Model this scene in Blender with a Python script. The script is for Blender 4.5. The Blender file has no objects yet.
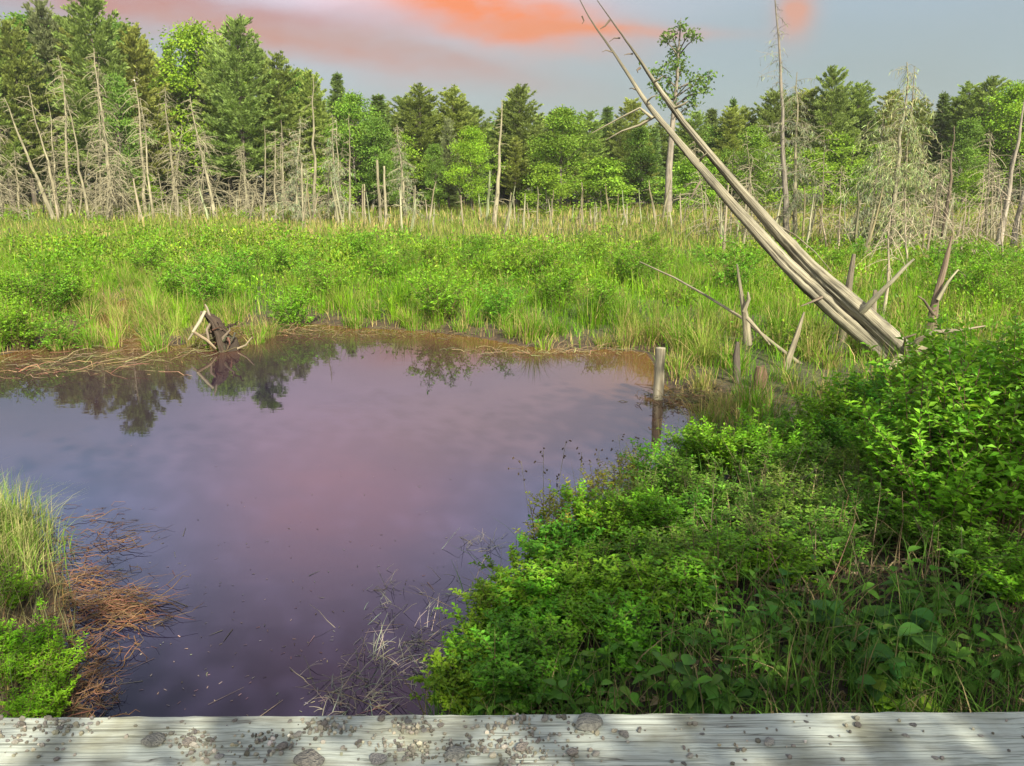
import bpy, math, random
import numpy as np
from mathutils import Vector, Matrix, Euler

R = math.radians
rng = np.random.default_rng(7)
random.seed(7)
S = bpy.context.scene
C = S.collection

# ------------------------------------------------------------------ camera, world, sun, exposure
CAM_H = 2.8
PITCH = R(14.8)
F = 770.0
cam = bpy.data.cameras.new("camera")
cam.sensor_width = 36.0
cam.lens = F / 1024 * 36
cam.clip_start = 0.05
cam.clip_end = 5000
camo = bpy.data.objects.new("camera", cam)
camo.location = (0, 0, CAM_H)
camo.rotation_euler = (math.pi / 2 - PITCH, 0, 0)
C.objects.link(camo)
S.camera = camo

SUN_EL = R(40)
SUN_AZ = R(155)          # compass bearing, 0 = +Y, clockwise; the sun stands behind the camera to the right
sun_dir = Vector((math.sin(SUN_AZ) * math.cos(SUN_EL), math.cos(SUN_AZ) * math.cos(SUN_EL), math.sin(SUN_EL)))
sl = bpy.data.lights.new("sun", 'SUN')
sl.energy = 5.0
sl.angle = R(0.5)
sl.color = (1.0, 0.92, 0.74)
so = bpy.data.objects.new("sun", sl)
so.rotation_euler = sun_dir.to_track_quat('Z', 'Y').to_euler()
so.location = (20, -20, 30)
C.objects.link(so)

S.view_settings.view_transform = 'Standard'
S.view_settings.look = 'None'
S.view_settings.exposure = 1.25
S.view_settings.gamma = 1.0
S.view_settings.use_curve_mapping = False

SKY_STRENGTH = 0.063
CLOUDS = [
    # u (= X/Y), w (= Z/Y), length, thickness, tilt (rad), colour (radiance before strength), amount
    (-0.1, 0.48, 1.3, 0.17, 0.0, (6.8, 9.0, 14.6), 0.95),
    (-0.24, 0.43, 0.23, 0.17, -0.30, (15.0, 9.2, 11.2), 0.95),
    (-0.04, 0.31, 0.20, 0.08, -0.1, (10.0, 7.4, 7.6), 0.7),
    (-0.20, 0.72, 0.30, 0.16, 0.1, (7.5, 4.4, 6.2), 0.6),
    (-0.40, 0.196, 0.26, 0.020, -0.06, (3.7, 2.0, 2.0), 0.9),
    (-0.28, 0.163, 0.22, 0.022, -0.17, (3.9, 2.25, 1.9), 0.9),
    (-0.12, 0.150, 0.16, 0.016, -0.2, (3.6, 2.5, 2.3), 0.7),
    (0.337, 0.198, 0.022, 0.034, 0.0, (4.7, 2.6, 2.0), 1.0),
    (-0.03, 0.195, 0.13, 0.027, -0.18, (6.3, 2.1, 1.0), 1.2),
    (0.07, 0.172, 0.13, 0.009, -0.02, (5.6, 2.2, 1.2), 0.95),
]
world = bpy.data.worlds.new("World")
S.world = world
world.use_nodes = True
nt = world.node_tree
nt.nodes.clear()


def N(tree, typ, **kw):
    n = tree.nodes.new(typ)
    for k, v in kw.items():
        setattr(n, k, v)
    return n


def mth(tree, op, a, b=None, c=None, clamp=False):
    n = tree.nodes.new('ShaderNodeMath')
    n.operation = op
    n.use_clamp = clamp
    for i, v in enumerate((a, b, c)):
        if v is None:
            continue
        if isinstance(v, (int, float)):
            n.inputs[i].default_value = v
        else:
            tree.links.new(v, n.inputs[i])
    return n.outputs[0]


def mixc(tree, fac, a, b, blend='MIX'):
    n = tree.nodes.new('ShaderNodeMix')
    n.data_type = 'RGBA'
    n.blend_type = blend
    for sock, v in ((n.inputs[0], fac), (n.inputs[6], a), (n.inputs[7], b)):
        if isinstance(v, (int, float)):
            sock.default_value = v
        elif isinstance(v, tuple):
            sock.default_value = (v[0], v[1], v[2], 1)
        else:
            tree.links.new(v, sock)
    return n.outputs[2]


sky = N(nt, 'ShaderNodeTexSky', sky_type='NISHITA', sun_disc=False)
sky.sun_elevation = SUN_EL
sky.sun_rotation = SUN_AZ
sky.air_density = 1.0
sky.dust_density = 2.0
sky.ozone_density = 1.5
tc = N(nt, 'ShaderNodeTexCoord')
sep = N(nt, 'ShaderNodeSeparateXYZ')
nt.links.new(tc.outputs['Generated'], sep.inputs[0])
yy = mth(nt, 'MAXIMUM', sep.outputs[1], 0.15)
u = mth(nt, 'DIVIDE', sep.outputs[0], yy)
w = mth(nt, 'DIVIDE', sep.outputs[2], yy)
front = mth(nt, 'MULTIPLY_ADD', sep.outputs[1], 5.0, -0.75, clamp=True)
cmb = N(nt, 'ShaderNodeCombineXYZ')
nt.links.new(u, cmb.inputs[0])
nt.links.new(mth(nt, 'MULTIPLY', w, 2.6), cmb.inputs[1])
nz = N(nt, 'ShaderNodeTexNoise')
nz.inputs['Scale'].default_value = 4.5
nz.inputs['Detail'].default_value = 5
nt.links.new(cmb.outputs[0], nz.inputs['Vector'])
nz2 = N(nt, 'ShaderNodeTexNoise')
nz2.inputs['Scale'].default_value = 11
nz2.inputs['Detail'].default_value = 6
nt.links.new(cmb.outputs[0], nz2.inputs['Vector'])
warp = mth(nt, 'MULTIPLY_ADD', nz.outputs[0], 0.06, -0.03)
ww = mth(nt, 'ADD', w, warp)
# thin grey veil of high cloud over the clear sky
veil = mth(nt, 'MULTIPLY', mth(nt, 'MULTIPLY_ADD', nz.outputs[0], 0.4, 0.62, clamp=True), mth(nt, 'MULTIPLY_ADD', w, -1.0, 1.2, clamp=True))
col = mixc(nt, veil, sky.outputs[0], (2.4, 2.85, 2.75))
for (cu, cw, ln, th, tl, cc, am) in CLOUDS:
    du = mth(nt, 'SUBTRACT', u, cu)
    dw = mth(nt, 'SUBTRACT', ww, cw)
    a = mth(nt, 'DIVIDE', mth(nt, 'ADD', mth(nt, 'MULTIPLY', du, math.cos(tl)), mth(nt, 'MULTIPLY', dw, math.sin(tl))), ln)
    b = mth(nt, 'DIVIDE', mth(nt, 'SUBTRACT', mth(nt, 'MULTIPLY', dw, math.cos(tl)), mth(nt, 'MULTIPLY', du, math.sin(tl))), th)
    d2 = mth(nt, 'ADD', mth(nt, 'MULTIPLY', a, a), mth(nt, 'MULTIPLY', b, b))
    g = mth(nt, 'EXPONENT', mth(nt, 'MULTIPLY', d2, -1.0))
    g = mth(nt, 'MULTIPLY', g, mth(nt, 'MULTIPLY_ADD', nz2.outputs[0], 1.8 if th < .06 else .5, 0.12 if th < .06 else .72))
    g = mth(nt, 'MULTIPLY', mth(nt, 'MULTIPLY', g, am), front, clamp=True)
    col = mixc(nt, g, col, cc)
back = mth(nt, 'MULTIPLY_ADD', sep.outputs[1], -1.6, 0.15, clamp=True)  # brighter sky added behind the camera as fill light on trees and bank
sky_fill = mth(nt, 'MULTIPLY_ADD', sep.outputs[2], 3.0, 0.1, clamp=True)
col = mixc(nt, mth(nt, 'MULTIPLY', mth(nt, 'MULTIPLY', back, sky_fill), 0.9), col, (17.0, 16.6, 15.5))
bg = N(nt, 'ShaderNodeBackground')
bg.inputs[1].default_value = SKY_STRENGTH
nt.links.new(col, bg.inputs[0])
wo = N(nt, 'ShaderNodeOutputWorld')
nt.links.new(bg.outputs[0], wo.inputs[0])


# ------------------------------------------------------------------ geometry of the view
CP, SP = math.cos(PITCH), math.sin(PITCH)


def ray(px, py):
    a = (px - 512) / F
    v = (383 - py) / F
    return Vector((a, CP + v * SP, v * CP - SP))


def at(px, py, Y):
    d = ray(px, py)
    t = Y / d.y
    return Vector((d.x * t, Y, CAM_H + d.z * t))


def gnd(px, py, z=0.0):
    d = ray(px, py)
    t = (z - CAM_H) / d.z
    return Vector((d.x * t, d.y * t, z))


def xat(px, Y, z=0.2):
    """X of the point at depth Y and height z that stands in column px"""
    depth = Y * CP - (z - CAM_H) * SP
    return (px - 512) / F * depth


def pxof(x, y, z):
    depth = y * CP - (z - CAM_H) * SP
    upc = y * SP + (z - CAM_H) * CP
    return 512 + F * x / depth, 383 - F * upc / depth


# ------------------------------------------------------------------ helpers
def tag(o, label=None, cat=None, group=None, kind=None):
    if label: o['label'] = label
    if cat: o['category'] = cat
    if group: o['group'] = group
    if kind: o['kind'] = kind
    return o


def empty(name, loc=(0, 0, 0), rot=(0, 0, 0), scale=(1, 1, 1)):
    o = bpy.data.objects.new(name, None)
    o.empty_display_size = 0.2
    o.location = loc; o.rotation_euler = rot; o.scale = scale
    C.objects.link(o)
    return o


def copy_tree(o, parent=None):
    c = o.copy()
    C.objects.link(c)
    if parent is not None:
        c.parent = parent
    for ch in list(o.children):
        copy_tree(ch, c)
    return c


class MB:
    """collects vertices, faces, a colour and a wood coordinate per vertex; build() links ONE mesh object"""

    def __init__(self):
        self.v, self.f, self.c, self.t, self.n = [], [], [], [], 0

    def add(self, v, f, col, tcs=None):
        v = np.asarray(v, float).reshape(-1, 3)
        f = np.asarray(f, int)
        c = np.asarray(col, float)
        if c.ndim == 1:
            c = np.broadcast_to(c, (len(v), 3))
        self.v.append(v)
        self.f.append(f + self.n)
        self.c.append(c)
        self.t.append(np.zeros((len(v), 3)) if tcs is None else np.asarray(tcs, float))
        self.n += len(v)

    def mesh(self, name, mat, smooth=False):
        me = bpy.data.meshes.new(name)
        v = np.concatenate(self.v)
        c = np.concatenate(self.c)
        t = np.concatenate(self.t)
        loops = np.concatenate([f.ravel() for f in self.f])
        tot = np.concatenate([np.full(len(f), f.shape[1]) for f in self.f])
        me.vertices.add(len(v))
        me.vertices.foreach_set('co', v.astype(np.float32).ravel())
        me.loops.add(len(loops))
        me.loops.foreach_set('vertex_index', loops.astype(np.int32))
        me.polygons.add(len(tot))
        st = np.concatenate([[0], np.cumsum(tot)[:-1]])
        me.polygons.foreach_set('loop_start', st.astype(np.int32))
        me.polygons.foreach_set('loop_total', tot.astype(np.int32))
        me.polygons.foreach_set('use_smooth', np.full(len(tot), smooth))
        me.update(calc_edges=True)
        a = me.attributes.new('Col', 'FLOAT_COLOR', 'POINT')
        a.data.foreach_set('color', np.concatenate([c, np.ones((len(c), 1))], 1).astype(np.float32).ravel())
        a = me.attributes.new('wood', 'FLOAT_VECTOR', 'POINT')
        a.data.foreach_set('vector', t.astype(np.float32).ravel())
        me.materials.append(mat)
        return me

    def build(self, name, mat, parent=None, smooth=False):
        o = bpy.data.objects.new(name, self.mesh(name, mat, smooth))
        C.objects.link(o)
        if parent is not None:
            o.parent = parent
        return o


def nrm(a):
    return a / np.maximum(np.linalg.norm(a, axis=-1, keepdims=True), 1e-9)


def tube(mb, pts, radii, col, sides=6, cap=True, lump=0.0, r=None):
    pts = np.asarray(pts, float)
    n = len(pts)
    radii = np.broadcast_to(np.asarray(radii, float), (n,))
    tan = nrm(np.gradient(pts, axis=0))
    ref = np.array([0.0, 0, 1.0])
    if abs(tan[0] @ ref) > 0.9:
        ref = np.array([1.0, 0, 0])
    a = nrm(np.cross(tan, ref)); b = np.cross(tan, a)
    th = np.arange(sides) / sides * 2 * np.pi
    rr = radii[:, None] * np.ones(sides)
    if lump:
        r = r or rng
        rr = rr * (1 + lump * r.standard_normal((n, sides)) * 0.5 + lump * r.standard_normal(sides))
    v = pts[:, None] + rr[..., None] * (np.cos(th)[None, :, None] * a[:, None] + np.sin(th)[None, :, None] * b[:, None])
    ln = np.concatenate([[0], np.cumsum(np.linalg.norm(np.diff(pts, axis=0), axis=1))])
    t = np.stack([np.broadcast_to(np.cos(th) * radii.max(), (n, sides)),
                  np.broadcast_to(np.sin(th) * radii.max(), (n, sides)),
                  np.broadcast_to(ln[:, None] + rng.random() * 50, (n, sides))], -1)
    i = np.arange(n - 1)[:, None] * sides
    j = np.arange(sides)[None]
    k = (j + 1) % sides
    f = np.stack([i + j, i + k, i + sides + k, i + sides + j], -1).reshape(-1, 4)
    mb.add(v.reshape(-1, 3), f, col, t.reshape(-1, 3))
    if cap:
        for e in (0, n - 1):
            c = pts[e][None]
            vv = np.concatenate([v[e], c])
            tt = np.concatenate([t[e], t[e].mean(0)[None]])
            q = np.arange(sides)
            ff = np.stack([q, (q + 1) % sides, np.full(sides, sides)], -1)
            mb.add(vv, ff if e else ff[:, ::-1], col, tt)


def blades(mb, base, height, width, lean, az, col, nseg=3, tipcol=None):
    """grass blades: base (n,3), lean 0 upright .. 1 bent over, az direction of the bend"""
    n = len(base)
    s = np.linspace(0, 1, nseg + 1)
    d = np.stack([np.cos(az), np.sin(az), np.zeros(n)], -1)
    tw = az + np.pi / 2 + rng.normal(0, 0.5, n)
    side = np.stack([np.cos(tw), np.sin(tw), np.zeros(n)], -1)
    up = s[None] * (1 - 0.45 * lean[:, None] * s[None] ** 1.5)
    outw = lean[:, None] * s[None] ** 2 * 0.95 + 0.12 * s[None] * lean[:, None]
    p = base[:, None] + height[:, None, None] * (outw[..., None] * d[:, None] + up[..., None] * np.array([0, 0, 1.0]))
    wd = width[:, None] * (1 - s[None] ** 1.6 * 0.92) * 0.5
    v = np.stack([p - wd[..., None] * side[:, None], p + wd[..., None] * side[:, None]], 2)
    m = (nseg + 1) * 2
    b = np.arange(n)[:, None] * m
    k = np.arange(nseg)[None] * 2
    f = np.stack([b + k, b + k + 1, b + k + 3, b + k + 2], -1).reshape(-1, 4)
    cc = np.repeat(col[:, None], m, 1)
    if tipcol is not None:
        ss = np.repeat(s, 2)[None, :, None]
        cc = cc * (1 - ss) + tipcol[:, None] * ss
    mb.add(v.reshape(-1, 3), f, cc.reshape(-1, 3))


def leaves(mb, pos, direc, length, width, col, fold=0.25, up=None, r=None):
    """folded diamond leaves, two triangles each side of the midrib"""
    r = r or rng
    n = len(pos)
    direc = nrm(np.asarray(direc, float))
    ref = r.normal(0, 0.45, (n, 3)) + (np.array([0, 0, 1.0]) if up is None else up)
    side = nrm(np.cross(direc, ref))
    nor = np.cross(side, direc)
    L = np.broadcast_to(length, (n,))[:, None]
    W = np.broadcast_to(width, (n,))[:, None]
    mid = pos + direc * L * 0.45
    tip = pos + direc * L - nor * L * 0.12
    l = mid + side * W * 0.5 + nor * W * fold
    q = mid - side * W * 0.5 + nor * W * fold
    v = np.stack([pos, l, tip, q], 1).reshape(-1, 3)
    b = np.arange(n)[:, None] * 4
    f = np.concatenate([b + [0, 2, 1], b + [0, 3, 2]], 0)
    col = np.asarray(col, float)
    if col.ndim == 1:
        col = np.broadcast_to(col, (n, 3))
    mb.add(v, f, np.repeat(col, 4, 0))


def rdirs(r, n):
    return nrm(r.normal(0, 1, (n, 3)))


def vary(base, n, amt, r=None):
    """n colours round a base colour: value and a little hue"""
    r = r or rng
    base = np.asarray(base, float)
    val = np.exp(r.normal(0, amt, (n, 1)))
    hue = np.exp(r.normal(0, amt * 0.45, (n, 3)))
    return np.clip(base * val * hue, 0.003, 0.9)


def fbm(x, y, seed=0, scale=1.0):
    r = np.random.default_rng(seed)
    o = np.zeros_like(np.asarray(x, float))
    for k in range(9):
        f = scale * (0.5 + 0.35 * k)
        th = r.random() * 6.28
        o += np.sin(f * (np.cos(th) * x + np.sin(th) * y) + r.random() * 6.28 + 1.3 * np.sin(f * 0.6 * (np.cos(th + 1.7) * x + np.sin(th + 1.7) * y) + r.random() * 6)) / (1 + 0.25 * k)
    return o / 4.0


# ------------------------------------------------------------------ materials
def new_mat(name):
    m = bpy.data.materials.new(name)
    m.use_nodes = True
    t = m.node_tree
    t.nodes.clear()
    return m, t


def foliage_mat(name, transl=0.4, rough=0.55, spec=0.3, rnd=0.12):
    m, t = new_mat(name)
    at_ = N(t, 'ShaderNodeAttribute', attribute_name='Col')
    oi = N(t, 'ShaderNodeObjectInfo')
    hs = N(t, 'ShaderNodeHueSaturation')
    hs.inputs['Hue'].default_value = 0.5
    t.links.new(at_.outputs['Color'], hs.inputs['Color'])
    t.links.new(mth(t, 'MULTIPLY_ADD', oi.outputs['Random'], rnd * 0.18, 0.5 - rnd * 0.09), hs.inputs['Hue'])
    t.links.new(mth(t, 'MULTIPLY_ADD', oi.outputs['Random'], rnd * 2, 1 - rnd), hs.inputs['Value'])
    p = N(t, 'ShaderNodeBsdfPrincipled')
    p.inputs['Roughness'].default_value = rough
    p.inputs['Specular IOR Level'].default_value = spec
    t.links.new(hs.outputs[0], p.inputs['Base Color'])
    tr = N(t, 'ShaderNodeBsdfTranslucent')
    t.links.new(mixc(t, 1.0, hs.outputs[0], (1.0, 1.0, 0.7), 'MULTIPLY'), tr.inputs[0])
    mx = N(t, 'ShaderNodeMixShader')
    mx.inputs[0].default_value = transl
    t.links.new(p.outputs[0], mx.inputs[1])
    t.links.new(tr.outputs[0], mx.inputs[2])
    o = N(t, 'ShaderNodeOutputMaterial')
    t.links.new(mx.outputs[0], o.inputs[0])
    return m


def wood_mat(name, streak=26, dark=0.35, bump=0.6, dist=0.02, crack=0.0):
    m, t = new_mat(name)
    ac = N(t, 'ShaderNodeAttribute', attribute_name='Col')
    aw = N(t, 'ShaderNodeAttribute', attribute_name='wood')
    mp = N(t, 'ShaderNodeMapping')
    mp.inputs['Scale'].default_value = (1, 1, 0.07 if not crack else 0.022)
    t.links.new(aw.outputs['Vector'], mp.inputs[0])
    n1 = N(t, 'ShaderNodeTexNoise')
    n1.inputs['Scale'].default_value = streak
    n1.inputs['Detail'].default_value = 6
    n1.inputs['Roughness'].default_value = 0.65
    t.links.new(mp.outputs[0], n1.inputs['Vector'])
    n2 = N(t, 'ShaderNodeTexNoise')
    n2.inputs['Scale'].default_value = 3
    n2.inputs['Detail'].default_value = 5
    t.links.new(aw.outputs['Vector'], n2.inputs['Vector'])
    rmp = N(t, 'ShaderNodeValToRGB')
    rmp.color_ramp.elements[0].position = 0.34
    rmp.color_ramp.elements[0].color = (dark, dark * 0.93, dark * 0.85, 1)
    rmp.color_ramp.elements[1].position = 0.6
    rmp.color_ramp.elements[1].color = (1.08, 1.08, 1.08, 1)
    t.links.new(n1.outputs[0], rmp.inputs[0])
    r2 = N(t, 'ShaderNodeValToRGB')
    r2.color_ramp.elements[0].position = 0.35
    r2.color_ramp.elements[0].color = (0.72, 0.72, 0.70, 1)
    r2.color_ramp.elements[1].position = 0.65
    r2.color_ramp.elements[1].color = (1.1, 1.08, 1.02, 1)
    t.links.new(n2.outputs[0], r2.inputs[0])
    c = mixc(t, 1.0, ac.outputs['Color'], rmp.outputs[0], 'MULTIPLY')
    c = mixc(t, 1.0, c, r2.outputs[0], 'MULTIPLY')
    if crack:
        m3 = N(t, 'ShaderNodeMapping'); m3.inputs['Scale'].default_value = (1, 1, 0.018)
        t.links.new(aw.outputs['Vector'], m3.inputs[0])
        n3 = N(t, 'ShaderNodeTexNoise'); n3.inputs['Scale'].default_value = 22; n3.inputs['Detail'].default_value = 3
        t.links.new(m3.outputs[0], n3.inputs['Vector'])
        ab = mth(t, 'ABSOLUTE', mth(t, 'SUBTRACT', n3.outputs[0], 0.5))
        c = mixc(t, mth(t, 'MULTIPLY_ADD', ab, -32.0, 0.9, clamp=True), c, (0.03, 0.024, 0.018))
    p = N(t, 'ShaderNodeBsdfPrincipled')
    p.inputs['Roughness'].default_value = 0.85
    p.inputs['Specular IOR Level'].default_value = 0.2
    t.links.new(c, p.inputs['Base Color'])
    b = N(t, 'ShaderNodeBump')
    b.inputs['Strength'].default_value = bump
    b.inputs['Distance'].default_value = dist
    t.links.new(n1.outputs[0], b.inputs['Height'])
    t.links.new(b.outputs[0], p.inputs['Normal'])
    o = N(t, 'ShaderNodeOutputMaterial')
    t.links.new(p.outputs[0], o.inputs[0])
    return m


M_PINE = foliage_mat('pine_needles', 0.45, 0.6, 0.08, 0.16)
M_LEAF = foliage_mat('broad_leaves', 0.42, 0.5, 0.15, 0.07)
M_SHRUB = foliage_mat('shrub_leaves', 0.42, 0.5, 0.18, 0.10)
M_GRASS = foliage_mat('grass_blades', 0.38, 0.6, 0.08, 0.0)
M_DEADGRASS = foliage_mat('dead_grass', 0.2, 0.7, 0.15, 0.0)
M_LICHEN = foliage_mat('lichen', 0.15, 0.9, 0.05, 0.1)
M_BARK = wood_mat('bark', 14, 0.45, 0.8)
M_DEAD = wood_mat('grey_dead_wood', 22, 0.42, 0.7)
M_TRUNK = wood_mat('weathered_trunk', 60, 0.45, 0.7, 0.006, 1.0)
M_TWIG = wood_mat('twigs', 40, 0.6, 0.3)


def ground_mat():
    m, t = new_mat('marsh_soil')
    g = N(t, 'ShaderNodeNewGeometry')
    n1 = N(t, 'ShaderNodeTexNoise'); n1.inputs['Scale'].default_value = 0.35; n1.inputs['Detail'].default_value = 8
    n2 = N(t, 'ShaderNodeTexNoise'); n2.inputs['Scale'].default_value = 9; n2.inputs['Detail'].default_value = 8
    for n in (n1, n2):
        t.links.new(g.outputs['Position'], n.inputs['Vector'])
    a = N(t, 'ShaderNodeAttribute', attribute_name='Col')
    r = N(t, 'ShaderNodeValToRGB')
    r.color_ramp.elements[0].position = 0.32; r.color_ramp.elements[0].color = (0.45, 0.42, 0.4, 1)
    r.color_ramp.elements[1].position = 0.68; r.color_ramp.elements[1].color = (1.35, 1.3, 1.2, 1)
    t.links.new(n2.outputs[0], r.inputs[0])
    c = mixc(t, 1.0, a.outputs['Color'], r.outputs[0], 'MULTIPLY')
    p = N(t, 'ShaderNodeBsdfPrincipled')
    p.inputs['Roughness'].default_value = 0.9
    t.links.new(c, p.inputs['Base Color'])
    b = N(t, 'ShaderNodeBump'); b.inputs['Strength'].default_value = 0.8; b.inputs['Distance'].default_value = 0.06
    t.links.new(n2.outputs[0], b.inputs['Height'])
    t.links.new(b.outputs[0], p.inputs['Normal'])
    o = N(t, 'ShaderNodeOutputMaterial')
    t.links.new(p.outputs[0], o.inputs[0])
    return m


def water_mat():
    m, t = new_mat('tannin_water')
    g = N(t, 'ShaderNodeNewGeometry')
    n1 = N(t, 'ShaderNodeTexNoise'); n1.inputs['Scale'].default_value = 0.8; n1.inputs['Detail'].default_value = 4
    t.links.new(g.outputs['Position'], n1.inputs['Vector'])
    n2 = N(t, 'ShaderNodeTexNoise'); n2.inputs['Scale'].default_value = 5.0; n2.inputs['Detail'].default_value = 3
    mp = N(t, 'ShaderNodeMapping'); mp.inputs['Scale'].default_value = (0.6, 1.3, 1)
    t.links.new(g.outputs['Position'], mp.inputs[0])
    t.links.new(mp.outputs[0], n2.inputs['Vector'])
    wa = N(t, 'ShaderNodeAttribute', attribute_name='Col')
    body = mixc(t, 1.0, wa.outputs['Color'], mixc(t, n1.outputs[0], (0.7, 0.7, 0.75), (1.3, 1.2, 1.1)), 'MULTIPLY')
    d = N(t, 'ShaderNodeBsdfDiffuse')
    t.links.new(body, d.inputs[0])
    gl = N(t, 'ShaderNodeBsdfGlossy')
    gl.inputs['Roughness'].default_value = 0.02
    b = N(t, 'ShaderNodeBump'); b.inputs['Strength'].default_value = 0.03; b.inputs['Distance'].default_value = 0.015
    t.links.new(n2.outputs[0], b.inputs['Height'])
    t.links.new(b.outputs[0], gl.inputs['Normal'])
    fr = N(t, 'ShaderNodeFresnel'); fr.inputs[0].default_value = 1.75
    mx = N(t, 'ShaderNodeMixShader')
    t.links.new(fr.outputs[0], mx.inputs[0])
    t.links.new(d.outputs[0], mx.inputs[1]); t.links.new(gl.outputs[0], mx.inputs[2])
    o = N(t, 'ShaderNodeOutputMaterial')
    t.links.new(mx.outputs[0], o.inputs[0])
    return m


def timber_mat():
    m, t = new_mat('whitewashed_timber')
    tcn = N(t, 'ShaderNodeTexCoord')
    mp = N(t, 'ShaderNodeMapping'); mp.inputs['Scale'].default_value = (0.55, 9, 9)
    t.links.new(tcn.outputs['Object'], mp.inputs[0])
    wv = N(t, 'ShaderNodeTexNoise'); wv.inputs['Scale'].default_value = 3.2; wv.inputs['Detail'].default_value = 9; wv.inputs['Roughness'].default_value = 0.7
    wv.inputs['Distortion'].default_value = 0.6
    t.links.new(mp.outputs[0], wv.inputs['Vector'])
    mp2 = N(t, 'ShaderNodeMapping'); mp2.inputs['Scale'].default_value = (0.7, 42, 42)
    t.links.new(tcn.outputs['Object'], mp2.inputs[0])
    fine = N(t, 'ShaderNodeTexNoise'); fine.inputs['Scale'].default_value = 3.0; fine.inputs['Detail'].default_value = 6; fine.inputs['Distortion'].default_value = 0.8
    t.links.new(mp2.outputs[0], fine.inputs['Vector'])
    blot = N(t, 'ShaderNodeTexNoise'); blot.inputs['Scale'].default_value = 4.5; blot.inputs['Detail'].default_value = 7
    t.links.new(tcn.outputs['Object'], blot.inputs['Vector'])
    r1 = N(t, 'ShaderNodeValToRGB')
    e = r1.color_ramp.elements
    e[0].position = 0.34; e[0].color = (0.19, 0.195, 0.165, 1)
    e[1].position = 0.52; e[1].color = (0.335, 0.365, 0.325, 1)
    t.links.new(wv.outputs[0], r1.inputs[0])
    r2 = N(t, 'ShaderNodeValToRGB')
    e = r2.color_ramp.elements
    e[0].position = 0.36; e[0].color = (0.50, 0.50, 0.47, 1)
    e[1].position = 0.47; e[1].color = (1, 1, 1, 1)
    t.links.new(fine.outputs[0], r2.inputs[0])
    r3 = N(t, 'ShaderNodeValToRGB')
    e = r3.color_ramp.elements
    e[0].position = 0.34; e[0].color = (0.66, 0.62, 0.52, 1)
    e[1].position = 0.52; e[1].color = (1, 1, 1, 1)
    t.links.new(blot.outputs[0], r3.inputs[0])
    c = mixc(t, 1.0, r1.outputs[0], r2.outputs[0], 'MULTIPLY')
    c = mixc(t, 1.0, c, r3.outputs[0], 'MULTIPLY')
    mp4 = N(t, 'ShaderNodeMapping'); mp4.inputs['Scale'].default_value = (0.16, 5.5, 5.5)
    t.links.new(tcn.outputs['Object'], mp4.inputs[0])
    n4 = N(t, 'ShaderNodeTexNoise'); n4.inputs['Scale'].default_value = 3.5; n4.inputs['Detail'].default_value = 4
    t.links.new(mp4.outputs[0], n4.inputs['Vector'])
    spl = mth(t, 'MULTIPLY_ADD', mth(t, 'ABSOLUTE', mth(t, 'SUBTRACT', n4.outputs[0], 0.52)), -90.0, 1.0, clamp=True)
    spl = mth(t, 'MULTIPLY', spl, mth(t, 'MULTIPLY_ADD', blot.outputs[0], 5.0, -2.1, clamp=True))
    c = mixc(t, spl, c, (0.045, 0.040, 0.032))
    p = N(t, 'ShaderNodeBsdfPrincipled')
    p.inputs['Roughness'].default_value = 0.8
    t.links.new(c, p.inputs['Base Color'])
    b = N(t, 'ShaderNodeBump'); b.inputs['Strength'].default_value = 0.6; b.inputs['Distance'].default_value = 0.006
    t.links.new(fine.outputs[0], b.inputs['Height'])
    t.links.new(b.outputs[0], p.inputs['Normal'])
    o = N(t, 'ShaderNodeOutputMaterial')
    t.links.new(p.outputs[0], o.inputs[0])
    return m


def stone_mat():
    m, t = new_mat('stone')
    a = N(t, 'ShaderNodeAttribute', attribute_name='Col')
    tcn = N(t, 'ShaderNodeTexCoord')
    n = N(t, 'ShaderNodeTexNoise'); n.inputs['Scale'].default_value = 9; n.inputs['Detail'].default_value = 8
    t.links.new(tcn.outputs['Object'], n.inputs['Vector'])
    oi = N(t, 'ShaderNodeObjectInfo')
    r = N(t, 'ShaderNodeValToRGB')
    r.color_ramp.elements[0].position = 0.3; r.color_ramp.elements[0].color = (0.6, 0.6, 0.6, 1)
    r.color_ramp.elements[1].position = 0.7; r.color_ramp.elements[1].color = (1.3, 1.27, 1.2, 1)
    t.links.new(n.outputs[0], r.inputs[0])
    c = mixc(t, 1.0, a.outputs['Color'], r.outputs[0], 'MULTIPLY')
    hs = N(t, 'ShaderNodeHueSaturation')
    t.links.new(mth(t, 'MULTIPLY_ADD', oi.outputs['Random'], 0.9, 0.55), hs.inputs['Value'])
    t.links.new(c, hs.inputs['Color'])
    p = N(t, 'ShaderNodeBsdfPrincipled'); p.inputs['Roughness'].default_value = 0.85
    t.links.new(hs.outputs[0], p.inputs['Base Color'])
    b = N(t, 'ShaderNodeBump'); b.inputs['Strength'].default_value = 0.7; b.inputs['Distance'].default_value = 0.05
    t.links.new(n.outputs[0], b.inputs['Height']); t.links.new(b.outputs[0], p.inputs['Normal'])
    o = N(t, 'ShaderNodeOutputMaterial')
    t.links.new(p.outputs[0], o.inputs[0])
    return m


M_SOIL, M_WATER, M_TIMBER, M_STONE = ground_mat(), water_mat(), timber_mat(), stone_mat()

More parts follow.
